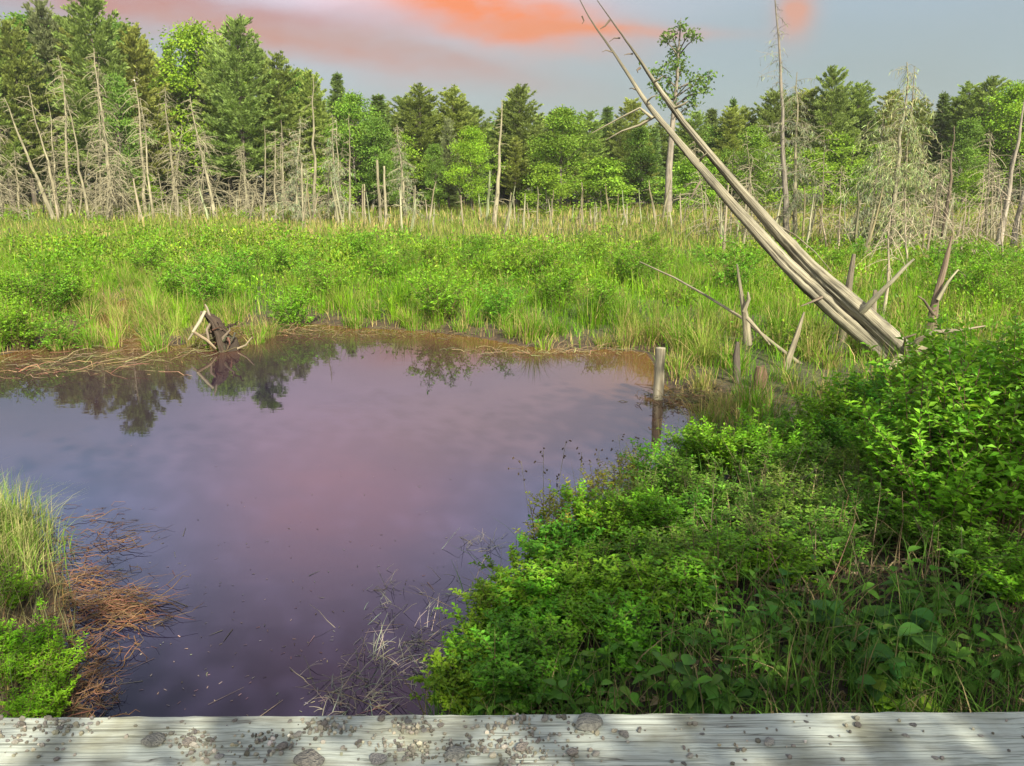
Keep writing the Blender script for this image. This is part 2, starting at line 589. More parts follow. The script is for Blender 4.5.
# ------------------------------------------------------------------ the pond outline and the ground
shore_px = [(-700, 362), (-250, 360), (0, 356), (50, 342), (85, 325), (105, 308), (130, 297), (138, 308), (134, 330), (150, 345), (180, 346),
            (203, 338), (235, 327), (300, 323), (360, 328), (420, 331), (480, 338), (520, 346), (575, 351), (610, 349), (648, 353),
            (655, 375), (672, 393), (700, 400), (715, 412), (690, 440), (650, 470), (600, 505), (555, 545), (515, 590), (475, 640), (445, 690), (430, 740)]
POOL = [gnd(x, y) for x, y in shore_px]
last = POOL[-1]
POOL += [Vector((last.x, 1.5, 0)), Vector((-0.3, -9, 0)), Vector((-2.6, -9, 0)), Vector((-2.0, 1.5, 0))]
POOL += [gnd(x, y) for x, y in ((110, 745), (82, 700), (62, 650), (68, 600), (52, 555), (25, 520), (-40, 490), (-200, 478), (-500, 470), (-900, 465))]
PA = np.array([[p.x, p.y] for p in POOL])
PB = np.roll(PA, -1, axis=0)


def pool_sd(x, y):
    """signed distance to the pond edge: > 0 on land"""
    x = np.asarray(x, float); y = np.asarray(y, float)
    best = np.full(x.shape, 1e9)
    inside = np.zeros(x.shape, bool)
    for a, b in zip(PA, PB):
        ex, ey = b - a
        px, py = x - a[0], y - a[1]
        t = np.clip((px * ex + py * ey) / (ex * ex + ey * ey + 1e-12), 0, 1)
        best = np.minimum(best, (px - t * ex) ** 2 + (py - t * ey) ** 2)
        c = ((a[1] > y) != (b[1] > y)) & (x < ex * (y - a[1]) / (ey if abs(ey) > 1e-12 else 1e-12) + a[0])
        inside ^= c
    d = np.sqrt(best)
    return np.where(inside, -d, d)


def sstep(a, b, x):
    t = np.clip((x - a) / (b - a), 0, 1)
    return t * t * (3 - 2 * t)


def land_z(x, y):
    x = np.asarray(x, float); y = np.asarray(y, float)
    sd = pool_sd(x, y)
    z = np.where(sd < 0, -0.6 * sstep(0, 1.0, -sd), 0.10 * sstep(0, 0.5, sd) + 0.10 * sstep(0.5, 6, sd))
    near = sstep(9, 4.5, y) * (sd > 0)
    z = z + near * (0.42 * sstep(0, 1.6, sd) + 0.05 * fbm(x, y, 5, 3.0) * sstep(0, .6, sd))
    z = z + (sd > 1) * (y > 10) * 0.05 * fbm(x, y, 6, 0.8) + 0.62 * sstep(22, 46, y) + 1.0 * sstep(48, 90, np.hypot(x, y))
    return z


gx = np.unique(np.concatenate([np.linspace(-900, -60, 14), np.linspace(-60, -14, 60), np.linspace(-14, 14, 170), np.linspace(14, 60, 60), np.linspace(60, 900, 14)]))
gy = np.unique(np.concatenate([np.linspace(-300, -10, 8), np.linspace(-10, 20, 170), np.linspace(20, 90, 70), np.linspace(90, 1500, 14)]))
GX, GY = np.meshgrid(gx, gy)
GZ = land_z(GX, GY)
nx, ny = len(gx), len(gy)
ii = (np.arange(ny - 1)[:, None] * nx + np.arange(nx - 1)[None]).ravel()
sdv = pool_sd(GX, GY)
mix_s = sstep(0.0, 1.2, sdv)[..., None]
gcol = np.array([0.050, 0.032, 0.017]) * (1 - mix_s) + np.array([0.050, 0.052, 0.020]) * mix_s
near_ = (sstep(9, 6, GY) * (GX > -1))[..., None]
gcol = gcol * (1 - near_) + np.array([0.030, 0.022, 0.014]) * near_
mb = MB()
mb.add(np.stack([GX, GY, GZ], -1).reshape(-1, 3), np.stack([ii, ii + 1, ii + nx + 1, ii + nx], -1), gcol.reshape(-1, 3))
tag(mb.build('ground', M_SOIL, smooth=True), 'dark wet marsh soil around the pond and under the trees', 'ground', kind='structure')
wx = np.linspace(-60, 20, 240); wy = np.linspace(-12, 22, 170)
WX, WY = np.meshgrid(wx, wy)
wsd = -pool_sd(WX, WY) * (1 + .35 * fbm(WX, WY, 41, 1.3))
shal = (np.exp(-np.maximum(wsd, 0) / 1.2) * sstep(6, 10, WY))[..., None]
wcol = np.array((0.011, 0.010, 0.024)) * (1 - shal) + np.array((0.120, 0.060, 0.024)) * shal
ii = (np.arange(169)[:, None] * 240 + np.arange(239)[None]).ravel()
mb = MB()
mb.add(np.stack([WX, WY, 0 * WX], -1).reshape(-1, 3), np.stack([ii, ii + 1, ii + 241, ii + 240], -1), wcol.reshape(-1, 3))
tag(mb.build('water', M_WATER), 'still dark pond water mirroring pink and grey sky', 'pond', kind='structure')

# ------------------------------------------------------------------ the bridge: timber kerb and deck
KZ = 1.2
ka, kb = gnd(0, 716.5, KZ), gnd(1024, 710.5, KZ)
kdir = (kb - ka).normalized()
kang = math.atan2(kdir.y, kdir.x)


def rounded_box(mb, lx, ly, lz, bev, col, segs=40, wob=0.0):
    """long timber along X, section with eased corners, slightly uneven"""
    y0, y1, z0, z1 = -ly, 0, -lz, 0
    prof = []
    for (cy, cz, a0) in ((y1 - bev, z1 - bev, 0), (y0 + bev, z1 - bev, 90), (y0 + bev, z0 + bev, 180), (y1 - bev, z0 + bev, 270)):
        for k in range(4):
            a = R(a0 + k * 30)
            prof.append((cy + bev * math.cos(a), cz + bev * math.sin(a)))
    prof = np.array(prof)
    xs = np.linspace(-lx / 2, lx / 2, segs)
    v = np.zeros((segs, len(prof), 3))
    v[..., 0] = xs[:, None]
    v[..., 1:] = prof[None]
    v[..., 1:] += wob * rng.standard_normal((segs, len(prof), 2))
    n = len(prof)
    i = np.arange(segs - 1)[:, None] * n; j = np.arange(n)[None]; k = (j + 1) % n
    mb.add(v.reshape(-1, 3), np.stack([i + j, i + n + j, i + n + k, i + k], -1).reshape(-1, 4), col)
    for e in (0, segs - 1):
        mb.add(v[e], [list(range(n))], col)


mb = MB()
rounded_box(mb, 9.0, 0.335, 0.26, 0.010, (0.5, 0.5, 0.5), 160, 0.0012)
kerb = mb.build('kerb_timber', M_TIMBER)
kerb.location = ((ka.x + kb.x) / 2, (ka.y + kb.y) / 2, KZ)
kerb.rotation_euler = (0, 0, kang)
tag(kerb, 'long pale weathered timber along the bridge edge strewn with gravel', 'timber beam')
mb = MB()
for k in range(16):
    yk = -0.345 - 0.24 * k
    b = MB(); rounded_box(b, 9.0, 0.232, 0.10, 0.008, (0.5, 0.5, 0.5), 8)
    mb.add(b.v[0] + np.array([0, yk, 0]), b.f[0], (0.5, 0.5, 0.5))
deck = mb.build('bridge_deck', M_TIMBER)
deck.location = (kerb.location.x, kerb.location.y, KZ - 0.26)
deck.rotation_euler = (0, 0, kang)
tag(deck, 'timber plank deck of the bridge behind the kerb beam', 'bridge', kind='structure')


def on_kerb(px, py):
    return gnd(px, py, KZ)


# ------------------------------------------------------------------ trees
def limb(p0, d, L, n=5, sag=0.0, wob=0.05, r=None):
    r = r or rng
    s = np.linspace(0, 1, n)[:, None]
    p = np.asarray(p0)[None] + s * L * np.asarray(d)[None]
    p[:, 2] += sag * L * (s[:, 0] ** 2)
    p[1:] += np.cumsum(r.normal(0, wob * L / n, (n - 1, 3)), 0)
    return p


def make_pine(h, rad, seed, kind='pine', col=(0.035, 0.075, 0.018)):
    r = np.random.default_rng(seed)
    fb, tb = MB(), MB()
    bend = r.normal(0, 0.012 * h, 2)
    zs = np.linspace(0, h, 10)
    tp = np.stack([bend[0] * (zs / h) ** 2, bend[1] * (zs / h) ** 2, zs], -1)
    tube(tb, tp, 0.016 * h * (1 - zs / h * 0.93), (0.10, 0.085, 0.07), 8)
    spruce = kind == 'spruce'
    z = h * (0.10 if spruce else 0.2)
    step = h * (0.024 if spruce else 0.032)
    pos, dr, ln, cl = [], [], [], []
    while z < h * 0.985:
        t = z / h
        if spruce:
            L0 = rad * (1 - t) ** 0.85 * 1.0 + 0.12
        else:
            L0 = rad * min(1.0, 0.55 + 1.6 * (t - 0.15)) * (1 - t) ** 0.62 * 1.25 + 0.15
        nb = 7 if spruce else 6
        a0 = r.random() * 6.28
        for k in range(nb):
            a = a0 + k / nb * 6.28 + r.normal(0, 0.25)
            L = L0 * r.uniform(0.55, 1.12)
            if not spruce and r.random() < 0.12:
                continue
            slope = (-0.18 + 0.45 * t) if spruce else (0.10 + 0.75 * t ** 2)
            d = np.array([math.cos(a), math.sin(a), slope + r.normal(0, 0.08)])
            p0 = np.array([bend[0] * t * t, bend[1] * t * t, z + r.normal(0, step * 0.3)])
            lp = limb(p0, d, L, 5, 0.10 if not spruce else 0.12, 0.05, r)
            if L > 0.6:
                tube(tb, lp, np.linspace(0.006 * h * 0.35, 0.004, 5), (0.09, 0.075, 0.06), 3, cap=False)
            m = max(3, int(L / 0.17))
            ss = np.clip(np.linspace(0.22, 1.0, m) + r.normal(0, 0.03, m), 0.1, 1)
            idx = ss * 4
            i0 = np.minimum(idx.astype(int), 3)
            fr = (idx - i0)[:, None]
            c = lp[i0] * (1 - fr) + lp[i0 + 1] * fr
            bd = nrm(d[None])[0]
            sd = np.array([-bd[1], bd[0], 0])
            for q in range(m):
                kk = 16 if not spruce else 12
                spread = r.uniform(-1, 1, kk)
                wv = 0.30 * L * (1 - ss[q] * 0.75)
                off = sd[None] * (spread * wv)[:, None] + r.normal(0, 0.05, (kk, 3))
                pp = c[q][None] + off
                dd = bd[None] * 0.8 + sd[None] * spread[:, None] * 0.9 + np.array([0, 0, 0.35 if not spruce else 0.0]) + r.normal(0, 0.30, (kk, 3))
                pos.append(pp); dr.append(dd)
                ln.append(r.uniform(0.18, 0.36, kk))
                shade = math.exp(r.normal(0, 0.16))
                cl.append(np.broadcast_to(np.array(col) * shade, (kk, 3)) * np.exp(r.normal(0, 0.12, (kk, 1))))
        z += step * r.uniform(0.8, 1.2)
    top = np.array([bend[0], bend[1], h])
    kk = 14
    pos.append(top + r.normal(0, 0.05, (kk, 3)) - np.array([0, 0, 1]) * r.random((kk, 1)) * 0.5)
    dr.append(r.normal(0, 0.4, (kk, 3)) + np.array([0, 0, 1.0])); ln.append(r.uniform(0.2, 0.4, kk)); cl.append(np.broadcast_to(np.array(col), (kk, 3)))
    pos = np.concatenate(pos); ln = np.concatenate(ln)
    leaves(fb, pos, np.concatenate(dr), ln, ln * 0.34, np.concatenate(cl), 0.1, up=np.zeros(3), r=r)
    root = empty('pine_tree' if not spruce else 'spruce_tree')
    tb.build('trunk', M_BARK, root, True)
    fb.build('crown', M_PINE, root)
    return root


def make_broadleaf(h, rad, seed, col=(0.07, 0.16, 0.02), base=0.18, nclump=75, per=150, leaf=0.16, sparse=False, name='broadleaf_tree', trunk_r=None):
    r = np.random.default_rng(seed)
    fb, tb = MB(), MB()
    zs = np.linspace(0, h * 0.93, 8)
    wob = np.cumsum(r.normal(0, 0.015 * h, (8, 2)), 0); wob[0] = 0
    tp = np.concatenate([wob, zs[:, None]], 1)
    tr = trunk_r or 0.014 * h
    tube(tb, tp, tr * (1 - zs / h * 0.85), (0.17, 0.155, 0.13), 7)
    P, D, L, K = [], [], [], []
    for k in range(nclump):
        t = base + (1 - base) * r.random() ** 0.85
        prof = math.sin(math.pi * min(1, (t - base) / (1 - base) * 0.86 + 0.14)) ** 0.6
        a = r.random() * 6.28
        rr = rad * prof * math.sqrt(r.random()) * r.uniform(0.7, 1.2) * (1 + 0.32 * math.sin(2 * a + seed + 7 * t) + 0.2 * math.sin(5 * a + 11 * t))
        ti = t * 7 / 0.93 * 0.93
        i0 = min(int(ti), 6)
        cx = tp[i0] * (1 - (ti - i0)) + tp[i0 + 1] * (ti - i0)
        c = np.array([cx[0] + math.cos(a) * rr, cx[1] + math.sin(a) * rr, t * h])
        s0 = np.array([cx[0], cx[1], max(0.1 * h, t * h - rr * 0.8)])
        lp = np.stack([s0, s0 * 0.5 + c * 0.5 + r.normal(0, 0.08, 3), c])
        tube(tb, lp, np.linspace(tr * 0.32, 0.008, 3), (0.15, 0.135, 0.11), 3, cap=False)
        n = int(per * r.uniform(0.6, 1.3))
        cr = rad * (0.26 if not sparse else 0.2) * r.uniform(0.7, 1.3)
        q = r.normal(0, 1, (n, 3)) * cr * np.array([0.60, 0.60, 0.30])
        P.append(c + q)
        D.append(q / cr + r.normal(0, 0.7, (n, 3)) + np.array([0, 0, -0.15]))
        L.append(r.uniform(0.7, 1.35, n) * leaf)
        K.append(vary(np.array(col) * math.exp(r.normal(0, 0.18)), n, 0.13, r))
    ln = np.concatenate(L)
    leaves(fb, np.concatenate(P), np.concatenate(D), ln, ln * 0.75, np.concatenate(K), 0.15, up=np.array([0, 0, .35]), r=r)
    root = empty(name)
    tb.build('trunk', M_BARK, root, True)
    fb.build('crown', M_LEAF, root)
    return root


PINE_COL, SPRUCE_COL = (0.225, 0.295, 0.070), (0.165, 0.235, 0.070)
protos = {
    'p0': (make_pine(13, 3.0, 1, 'pine', PINE_COL), 13), 'p1': (make_pine(13, 2.6, 2, 'pine', (0.26, 0.31, 0.070)), 13),
    'p2': (make_pine(13, 3.4, 3, 'pine', (0.215, 0.285, 0.075)), 13), 'pale': (make_pine(13, 2.7, 4, 'pine', (0.22, 0.26, 0.12)), 13),
    's0': (make_pine(11, 1.9, 5, 'spruce', SPRUCE_COL), 11), 's1': (make_pine(11, 1.5, 6, 'spruce', (0.140, 0.205, 0.065)), 11),
    'd0': (make_broadleaf(9, 2.4, 7, (0.155, 0.260, 0.030)), 9), 'd1': (make_broadleaf(9, 2.0, 8, (0.135, 0.235, 0.036)), 9),
    'd2': (make_broadleaf(9, 2.7, 9, (0.205, 0.330, 0.024)), 9),
    'low': (make_broadleaf(4, 1.7, 10, (0.185, 0.305, 0.028), base=0.06, nclump=50, per=110, leaf=0.13), 4),
}
used = set()
KIND = {'p': ('pine', 'pine'), 's': ('spruce', 'spruce'), 'd': ('broadleaf', 'broadleaf tree'), 'l': ('young broadleaf', 'sapling')}


def stretch(px):
    if px < 0: return 'beyond the left edge of the marsh'
    if px < 150: return 'behind the leaning dead trunks at left'
    if px < 300: return 'in the tall stand on the left'
    if px < 450: return 'where the treeline dips lowest'
    if px < 620: return 'in the middle of the far treeline'
    if px < 770: return 'behind the two fallen trunks'
    if px < 900: return 'behind the lichen draped dead spruce'
    return 'along the far right treeline'


def put_tree(key, px, top, D, wid=1.0, label=None, front=True):
    proto, ph = protos[key]
    x = xat(px, D, 1.0)
    z = float(land_z(x, D))
    ztop = at(px, top, D).z
    h = max(1.5, ztop - z)
    o = proto if key not in used else copy_tree(proto)
    used.add(key)
    s = h / ph
    o.location = (x, D, z - 0.05)
    o.rotation_euler = (0, 0, random.random() * 6.28)
    wid = wid * (1.0 if px < 330 or label else 1.35 if key[0] in 'ps' else 1.1)
    o.scale = (s * wid, s * wid, s)
    k = key[0]
    word = {'p': 'dark green pine', 's': 'narrow dark spruce', 'd': 'bright green leafy tree', 'l': 'low bright leafy sapling'}[k]
    if key == 'pale': word = 'pale grey green pine'
    short = label == 'short'
    if short:
        label = f"short {word} at the forest foot {stretch(px)}"
        word = 'short ' + word
    elif not front:
        word = 'half hidden ' + word
    tag(o, label or f"{word} {'' if front else 'deep '}{stretch(px)}".replace('  ', ' '), KIND[k][1], f"{word}s {stretch(px)}")
    return o


TOP = np.array([(-200, 20), (0, 35), (30, 15), (70, 5), (115, -2), (150, 20), (185, 48), (215, 38), (250, 30), (290, 55), (340, 85), (370, 100), (400, 92), (430, 88),
                (470, 92), (520, 92), (560, 108), (600, 112), (650, 105), (720, 105), (760, 95), (820, 76), (850, 80), (880, 95), (910, 100), (940, 85), (980, 82), (1024, 80), (1250, 60)], float)


def topline(px):
    return float(np.interp(px, TOP[:, 0], TOP[:, 1]))


front_trees = [
    ('p2', -75, 20, 50, 1, None), ('p0', 14, 45, 50, 1.0, 'dark pine cut by the left edge of the photo'), ('p0', 36, 22, 51, .9, None),
    ('pale', 70, 0, 55, .95, 'pale feathery pine with a narrow top behind the left snags'), ('p2', 116, -10, 50, 1.0, 'tallest broad pine reaching the top of the frame at left'),
    ('p1', 152, 28, 51, .95, None), ('s1', 183, 44, 58, .9, 'slim dark spruce spire in the gap beside the lime green tree'),
    ('d2', 209, 30, 55, .95, 'rounded lime green tree between the tall pines at left'), ('p2', 248, 22, 50, 1.05, 'broad tall pine right of the lime green tree'),
    ('p1', 232, 38, 53, .9, None), ('p0', 287, 55, 51, 1.05, None), ('p1', 318, 72, 53, 1.0, None), ('s0', 342, 72, 55, 1.0, 'spruce with a bare thin tip at the foot of the left slope'),
    ('d1', 128, 76, 46, .7, 'bright green leafy tree among the grey snags at left'), ('d0', 357, 96, 50, .9, None), ('s0', 381, 94, 52, 1.1, None), ('d1', 372, 118, 48, .9, None),
    ('p0', 422, 86, 54, 1.0, None), ('p1', 455, 88, 55, 1.0, None), ('pale', 449, 118, 49, .8, 'pale short pine at the middle of the forest edge'),
    ('d2', 474, 128, 46, .9, 'yellow green tree standing forward of the middle pines'), ('d1', 405, 152, 46, .8, None), ('p2', 520, 88, 55, .9, None), ('s0', 506, 100, 58, 1.0, None),
    ('d0', 560, 110, 48, 1.1, None), ('p0', 588, 112, 55, 1, None), ('s0', 603, 106, 60, 1, None), ('p1', 628, 100, 57, 1, None), ('d1', 642, 128, 50, 1, None),
    ('low', 545, 166, 44, 1.2, None), ('p0', 690, 112, 58, 1, None), ('s1', 728, 98, 60, .9, 'dark pointed spruce spire right of the slender live tree'), ('s0', 706, 108, 61, 1, None),
    ('p1', 738, 108, 58, 1, None), ('p2', 762, 92, 57, .9, None), ('d0', 745, 128, 48, 1.0, None), ('p2', 824, 70, 54, 1.0, 'dark broad pine rising highest at the right'), ('p0', 848, 84, 56, .9, None),
    ('p1', 795, 92, 58, .9, None), ('p1', 880, 92, 56, 1, None), ('p0', 905, 100, 57, 1, None), ('s1', 932, 92, 56, 1.1, 'brownish thin spruce right of the lichen draped snag'),
    ('p0', 952, 84, 56, 1, None), ('p2', 978, 80, 53, .9, None), ('d2', 1004, 86, 50, 1, None), ('p1', 1028, 86, 52, 1, None), ('low', 858, 166, 46, 1.2, None),
    ('d1', 962, 120, 48, .9, None), ('low', 805, 152, 46, 1.2, None), ('low', 600, 160, 47, 1.3, None), ('low', 690, 160, 47, 1.2, None), ('low', 330, 160, 47, 1.2, None),
    ('low', 145, 172, 47, 1.0, None), ('low', 970, 172, 46, 1.0, None), ('d1', 440, 145, 47, .8, None), ('d0', 1050, 100, 50, 1, None), ('p2', 1090, 70, 54, 1, None), ('p0', -30, 30, 52, 1, None),
]
for k, px, tp_, D, wd, lb in front_trees:
    put_tree(k, px, tp_, D, wd, lb)
# the rows of forest behind the front trees
ks = ['p0', 'p1', 'p2', 's0', 'p0', 'd1', 'p1', 's1']
q = 0
for D, dx, drop in ((57, 26, 10), (63, 28, 14), (70, 24, 22)):
    px = -110 + D
    while px < 1150:
        put_tree(ks[q % 8], px + random.uniform(-8, 8), topline(px) + drop + random.uniform(-6, 18), D + random.uniform(-2, 2), 1.05, None, False)
        q += 1
        px += dx
# saplings filling the dark foot of the forest
px = -40
while px < 1080:
    put_tree(random.choice(['low', 'low', 'd1', 's0', 'p1']), px, random.uniform(135, 172), random.uniform(50, 56), 1.1, 'short', True)
    px += random.uniform(26, 40)

# the slender live tree that rises above the treeline behind the two trunks
slim = empty('slender_tree')
r_ = np.random.default_rng(31)
tb, fb = MB(), MB()
D = 45.0
zt = float(land_z(xat(668, D), D))
ctrl = [(668, 212), (669, 170), (673, 120), (677, 80), (679, 45), (681, 18)]
base = at(668, 208, D); base.z = zt
pts = [np.array(at(a, b, D)) - np.array(base) for a, b in ctrl]
tube(tb, pts, np.array([0.24, 0.19, 0.14, 0.09, 0.05, 0.015]), (0.24, 0.215, 0.18), 8)
P, Dd, K = [], [], []
for (cx, cy, rr, n) in ((680, 26, 5, 60), (671, 36, 8, 130), (688, 36, 7, 110), (664, 40, 5, 70), (693, 40, 4, 50), (678, 52, 9, 170), (672, 66, 8, 130), (684, 68, 9, 150),
                        (658, 72, 9, 150), (668, 82, 10, 160), (690, 82, 9, 140), (703, 82, 7, 110), (713, 74, 5, 70), (695, 92, 9, 130), (655, 86, 7, 90), (668, 100, 10, 120), (692, 105, 8, 110), (681, 112, 10, 110), (660, 98, 5, 50), (706, 90, 5, 60)):
    n = int(n * .55)
    c = np.array(at(cx, cy, D)) - np.array(base) + np.array([0, r_.normal(0, 0.6), 0])
    s = rr / 19.0
    q_ = r_.normal(0, 1, (n, 3)) * s * np.array([0.55, 0.8, 0.45])
    P.append(c + q_); Dd.append(r_.normal(0, 1, (n, 3))); K.append(vary((0.120, 0.190, 0.040), n, 0.2, r_))
    zc = c[2] - 0.8
    i = np.interp(zc, [p[2] for p in pts], range(len(pts)))
    i0 = min(int(i), len(pts) - 2)
    st = pts[i0] * (1 - (i - i0)) + pts[i0 + 1] * (i - i0)
    tube(tb, [st, (st + c) / 2 + np.array([0, 0, 0.1]), c], [0.05, 0.035, 0.012], (0.14, 0.125, 0.105), 4, cap=False)
P = np.concatenate(P)
leaves(fb, P, np.concatenate(Dd), r_.uniform(0.14, 0.27, len(P)), 0.15, np.concatenate(K), r=r_)
tb.build('trunk', M_BARK, slim, True); fb.build('crown', M_LEAF, slim)
slim.location = base
tag(slim, 'slender open crowned live tree rising above the forest behind the trunks', 'tree')

# two trees on the near shore behind the camera; they shade the right bank and the kerb
for i, (x, y, h, rd, n) in enumerate(((6.6, -2.6, 10.0, 2.9, 22), (4.4, -5.2, 11.5, 3.3, 56))):
    t_ = make_broadleaf(h, rd, 60 + i, (0.06, 0.14, 0.02), base=0.42, nclump=n, per=90, leaf=0.22)
    t_.location = (x, y, float(land_z(x, y)) - 0.1)
    tag(t_, ('tall leafy tree by the right end of the bridge', 'tall leafy tree behind the bridge deck')[i], 'tree')


# ------------------------------------------------------------------ dead trees at the forest edge and in the marsh
GREY, PALE, BROWN = (0.245, 0.228, 0.155), (0.30, 0.278, 0.19), (0.15, 0.12, 0.09)


def make_snag(base, top, r0, nbr=30, blen=0.9, droop=-0.5, seed=0, col=GREY, lichen=0, start=0.12, name='dead_tree', broken=False, curve=0.0, thick=1.0, lcol=(0.24, 0.27, 0.16)):
    """base and top are world points"""
    r = np.random.default_rng(seed)
    base = np.array(base, float); top = np.array(top, float)
    ax = top - base
    h = np.linalg.norm(ax)
    n = 12
    s = np.linspace(0, 1, n)
    pts = s[:, None] * ax[None]
    w_ = np.cumsum(r.normal(0, 0.006 * h, (n, 3)), 0); w_[:, 2] *= 0.2
    w_ -= s[:, None] * w_[-1][None]; w_ -= w_[0] * (1 - s[:, None])
    pts = pts + w_
    pts[:, 0] += curve * h * np.sin(s * math.pi)
    root = empty(name, base)
    tb, bb, lb = MB(), MB(), MB()
    endr = r0 * (0.45 if broken else 0.10)
    r0 *= 0.8
    tube(tb, pts, r0 + (endr - r0) * s ** 0.9, col, 7, lump=0.08, r=r)
    Lp, Ld = [], []
    for k in range(nbr):
        t = start + (0.985 - start) * r.random()
        i = t * (n - 1); i0 = min(int(i), n - 2)
        p = pts[i0] * (1 - (i - i0)) + pts[i0 + 1] * (i - i0)
        a = r.random() * 6.28
        L = blen * r.uniform(0.25, 1.15) * (1.15 - 0.85 * t)
        d = np.array([math.cos(a), math.sin(a), r.normal(0.1, 0.25)])
        lp = limb(p, d, L, 5, droop * r.uniform(0.5, 1.3), 0.10, r)
        br = max(0.006, r0 * 0.10 * (1.1 - t)) * thick
        tube(bb, lp, np.linspace(br, 0.004 * thick, 5), np.array(col) * r.uniform(0.8, 1.15), 3, cap=False)
        for j in range(3):
            m = r.integers(1, 5)
            dd = d * r.uniform(0.1, 0.6) + r.normal(0, 0.6, 3) + np.array([0, 0, -0.35])
            tube(bb, limb(lp[m], nrm(dd[None])[0], L * r.uniform(0.2, 0.5), 3, droop * 0.5, 0.1, r), [br * 0.5, br * 0.4, 0.003 * thick], np.array(col) * r.uniform(0.8, 1.1), 3, cap=False)
        if lichen:
            m = int(1.5 * lichen * r.uniform(0.4, 1.6) * L * (1.15 - t))
            ss = r.uniform(0.15, 1, m) * 4
            i1 = np.minimum(ss.astype(int), 3)
            Lp.append(lp[i1] + (lp[i1 + 1] - lp[i1]) * (ss - i1)[:, None] + r.normal(0, 0.05, (m, 3)))
            Ld.append(r.normal(0, 0.55, (m, 3)) + np.array([0, 0, -0.9]))
    tb.build('trunk', M_DEAD, root, True)
    if nbr:
        bb.build('bare_branches', M_TWIG, root)
    if lichen:
        P = np.concatenate(Lp)
        leaves(lb, P, np.concatenate(Ld), r.uniform(0.08, 0.30, len(P)), r.uniform(0.012, 0.035, len(P)), vary(lcol, len(P), 0.2, r), 0.2, r=r)
        lb.build('lichen', M_LICHEN, root)
    return root


def snag_px(bx, tx, ty, D, r0, label, group=None, **kw):
    x = xat(bx, D, 0.2)
    base = (x, D, float(land_z(x, D)) - 0.1)
    o = make_snag(base, at(tx, ty, D + kw.pop('back', 0.0)), r0, **kw)
    tag(o, label, 'dead tree', group)
    return o


G = 'grey dead trees along the left forest edge'
left = [
    (56, 4, 97, 0.17, 20, 'dead trunk leaning hard left near the photo edge'), (62, 28, 85, 0.12, 24, 'thin dead trunk tipped left behind the hard leaning one'),
    (73, 58, 55, 0.15, 60, 'tall straight branchy snag left of the crossing pole'), (90, 60, 76, 0.11, 3, 'smooth bare pole leaning left across its branchy neighbour'),
    (60, 47, 98, 0.09, 16, 'thin grey snag between the two leaning trunks at far left'), (111, 94, 48, 0.17, 130, 'densely twiggy snag with the tallest tip on the left'),
    (104, 99, 62, 0.10, 50, 'thin snag close against the densely twiggy one'), (148, 134, 76, 0.15, 40, 'pale snag in front of the bright green tree'),
    (155, 140, 98, 0.11, 24, 'thinner snag just right of the pale one by the green tree'), (179, 165, 87, 0.15, 90, 'twiggy brown grey snag halfway along the left stand'),
    (216, 190, 96, 0.14, 36, 'snag leaning left under the broad tall pine'), (166, 157, 168, 0.07, 4, 'short bare stick at the marsh edge below the brown grey snag'),
    (247, 243, 143, 0.10, 8, 'short bare snag right of the leaning one'), (3, -4, 120, 0.15, 70, 'snag with long drooping branches cut by the left edge'),
    (22, 14, 150, 0.10, 60, 'low twiggy snag beside the left edge'), (126, 118, 150, 0.07, 40, 'small twiggy dead tree between the dense snag and the green tree'),
    (200, 205, 130, 0.07, 40, 'small twiggy dead tree left of the leaning snag'),
]
for i, (bx, tx, ty, r0, nb, lb) in enumerate(left):
    snag_px(bx, tx, ty, 41 + (i * 7 % 5) * 0.8, r0, lb, G, nbr=min(100, int(nb * 1.5) + 8), blen=1.6 if nb > 20 else 0.9, droop=-0.55 if nb > 30 else -0.2, seed=200 + i, col=PALE if i % 3 else GREY, thick=2.3)
G = 'grey dead trees along the middle forest edge'
mid = [
    (263, 264, 125, 0.09, 8, 'bowed thin snag just left of the twiggy middle cluster', 0.03), (277, 275, 130, 0.09, 20, 'snag with stubby twigs right of the bowed one', 0), (284, 281, 120, 0.09, 20, 'slim snag in the twiggy cluster before the sloping pines', 0),
    (297, 300, 116, 0.10, 60, 'twiggy snag left of the tall pale one', 0), (315, 313, 75, 0.14, 26, 'tall pale snag rising before the sloping pines', 0), (304, 302, 163, 0.07, 6, 'short stick in front of the tall pale snag', 0),
    (338, 332, 114, 0.11, 40, 'forked looking snag right of the tall pale one', 0), (343, 336, 118, 0.09, 16, 'thin snag pressed against the forked looking one', 0), (350, 349, 112, 0.09, 6, 'straight bare pole standing forward in the grass', 0),
    (367, 364, 184, 0.08, 2, 'short post like snag in the grass below the dip', 0), (381, 377, 160, 0.12, 10, 'stout broken snag below the treeline dip', 0), (386, 384, 166, 0.11, 4, 'stout broken snag touching the one below the dip', 0),
    (406, 397, 124, 0.13, 50, 'snag leaning left with ragged lichen branches in the middle', 0), (494, 502, 99, 0.17, 8, 'tall smooth pale snag alone in the middle', 0), (416, 415, 185, 0.06, 3, 'small stick right of the ragged snag', 0),
]
for i, (bx, tx, ty, r0, nb, lb, cv) in enumerate(mid):
    snag_px(bx, tx, ty, 38 + (i * 7 % 5) * 0.7, r0, lb, G, nbr=int(nb * 1.5) + 5, blen=1.2 if nb > 14 else 0.6, droop=-0.4, seed=300 + i, col=PALE if i % 2 else GREY, curve=cv, thick=2.2, broken=ty > 150,
            lichen=30 if nb >= 40 else 0)
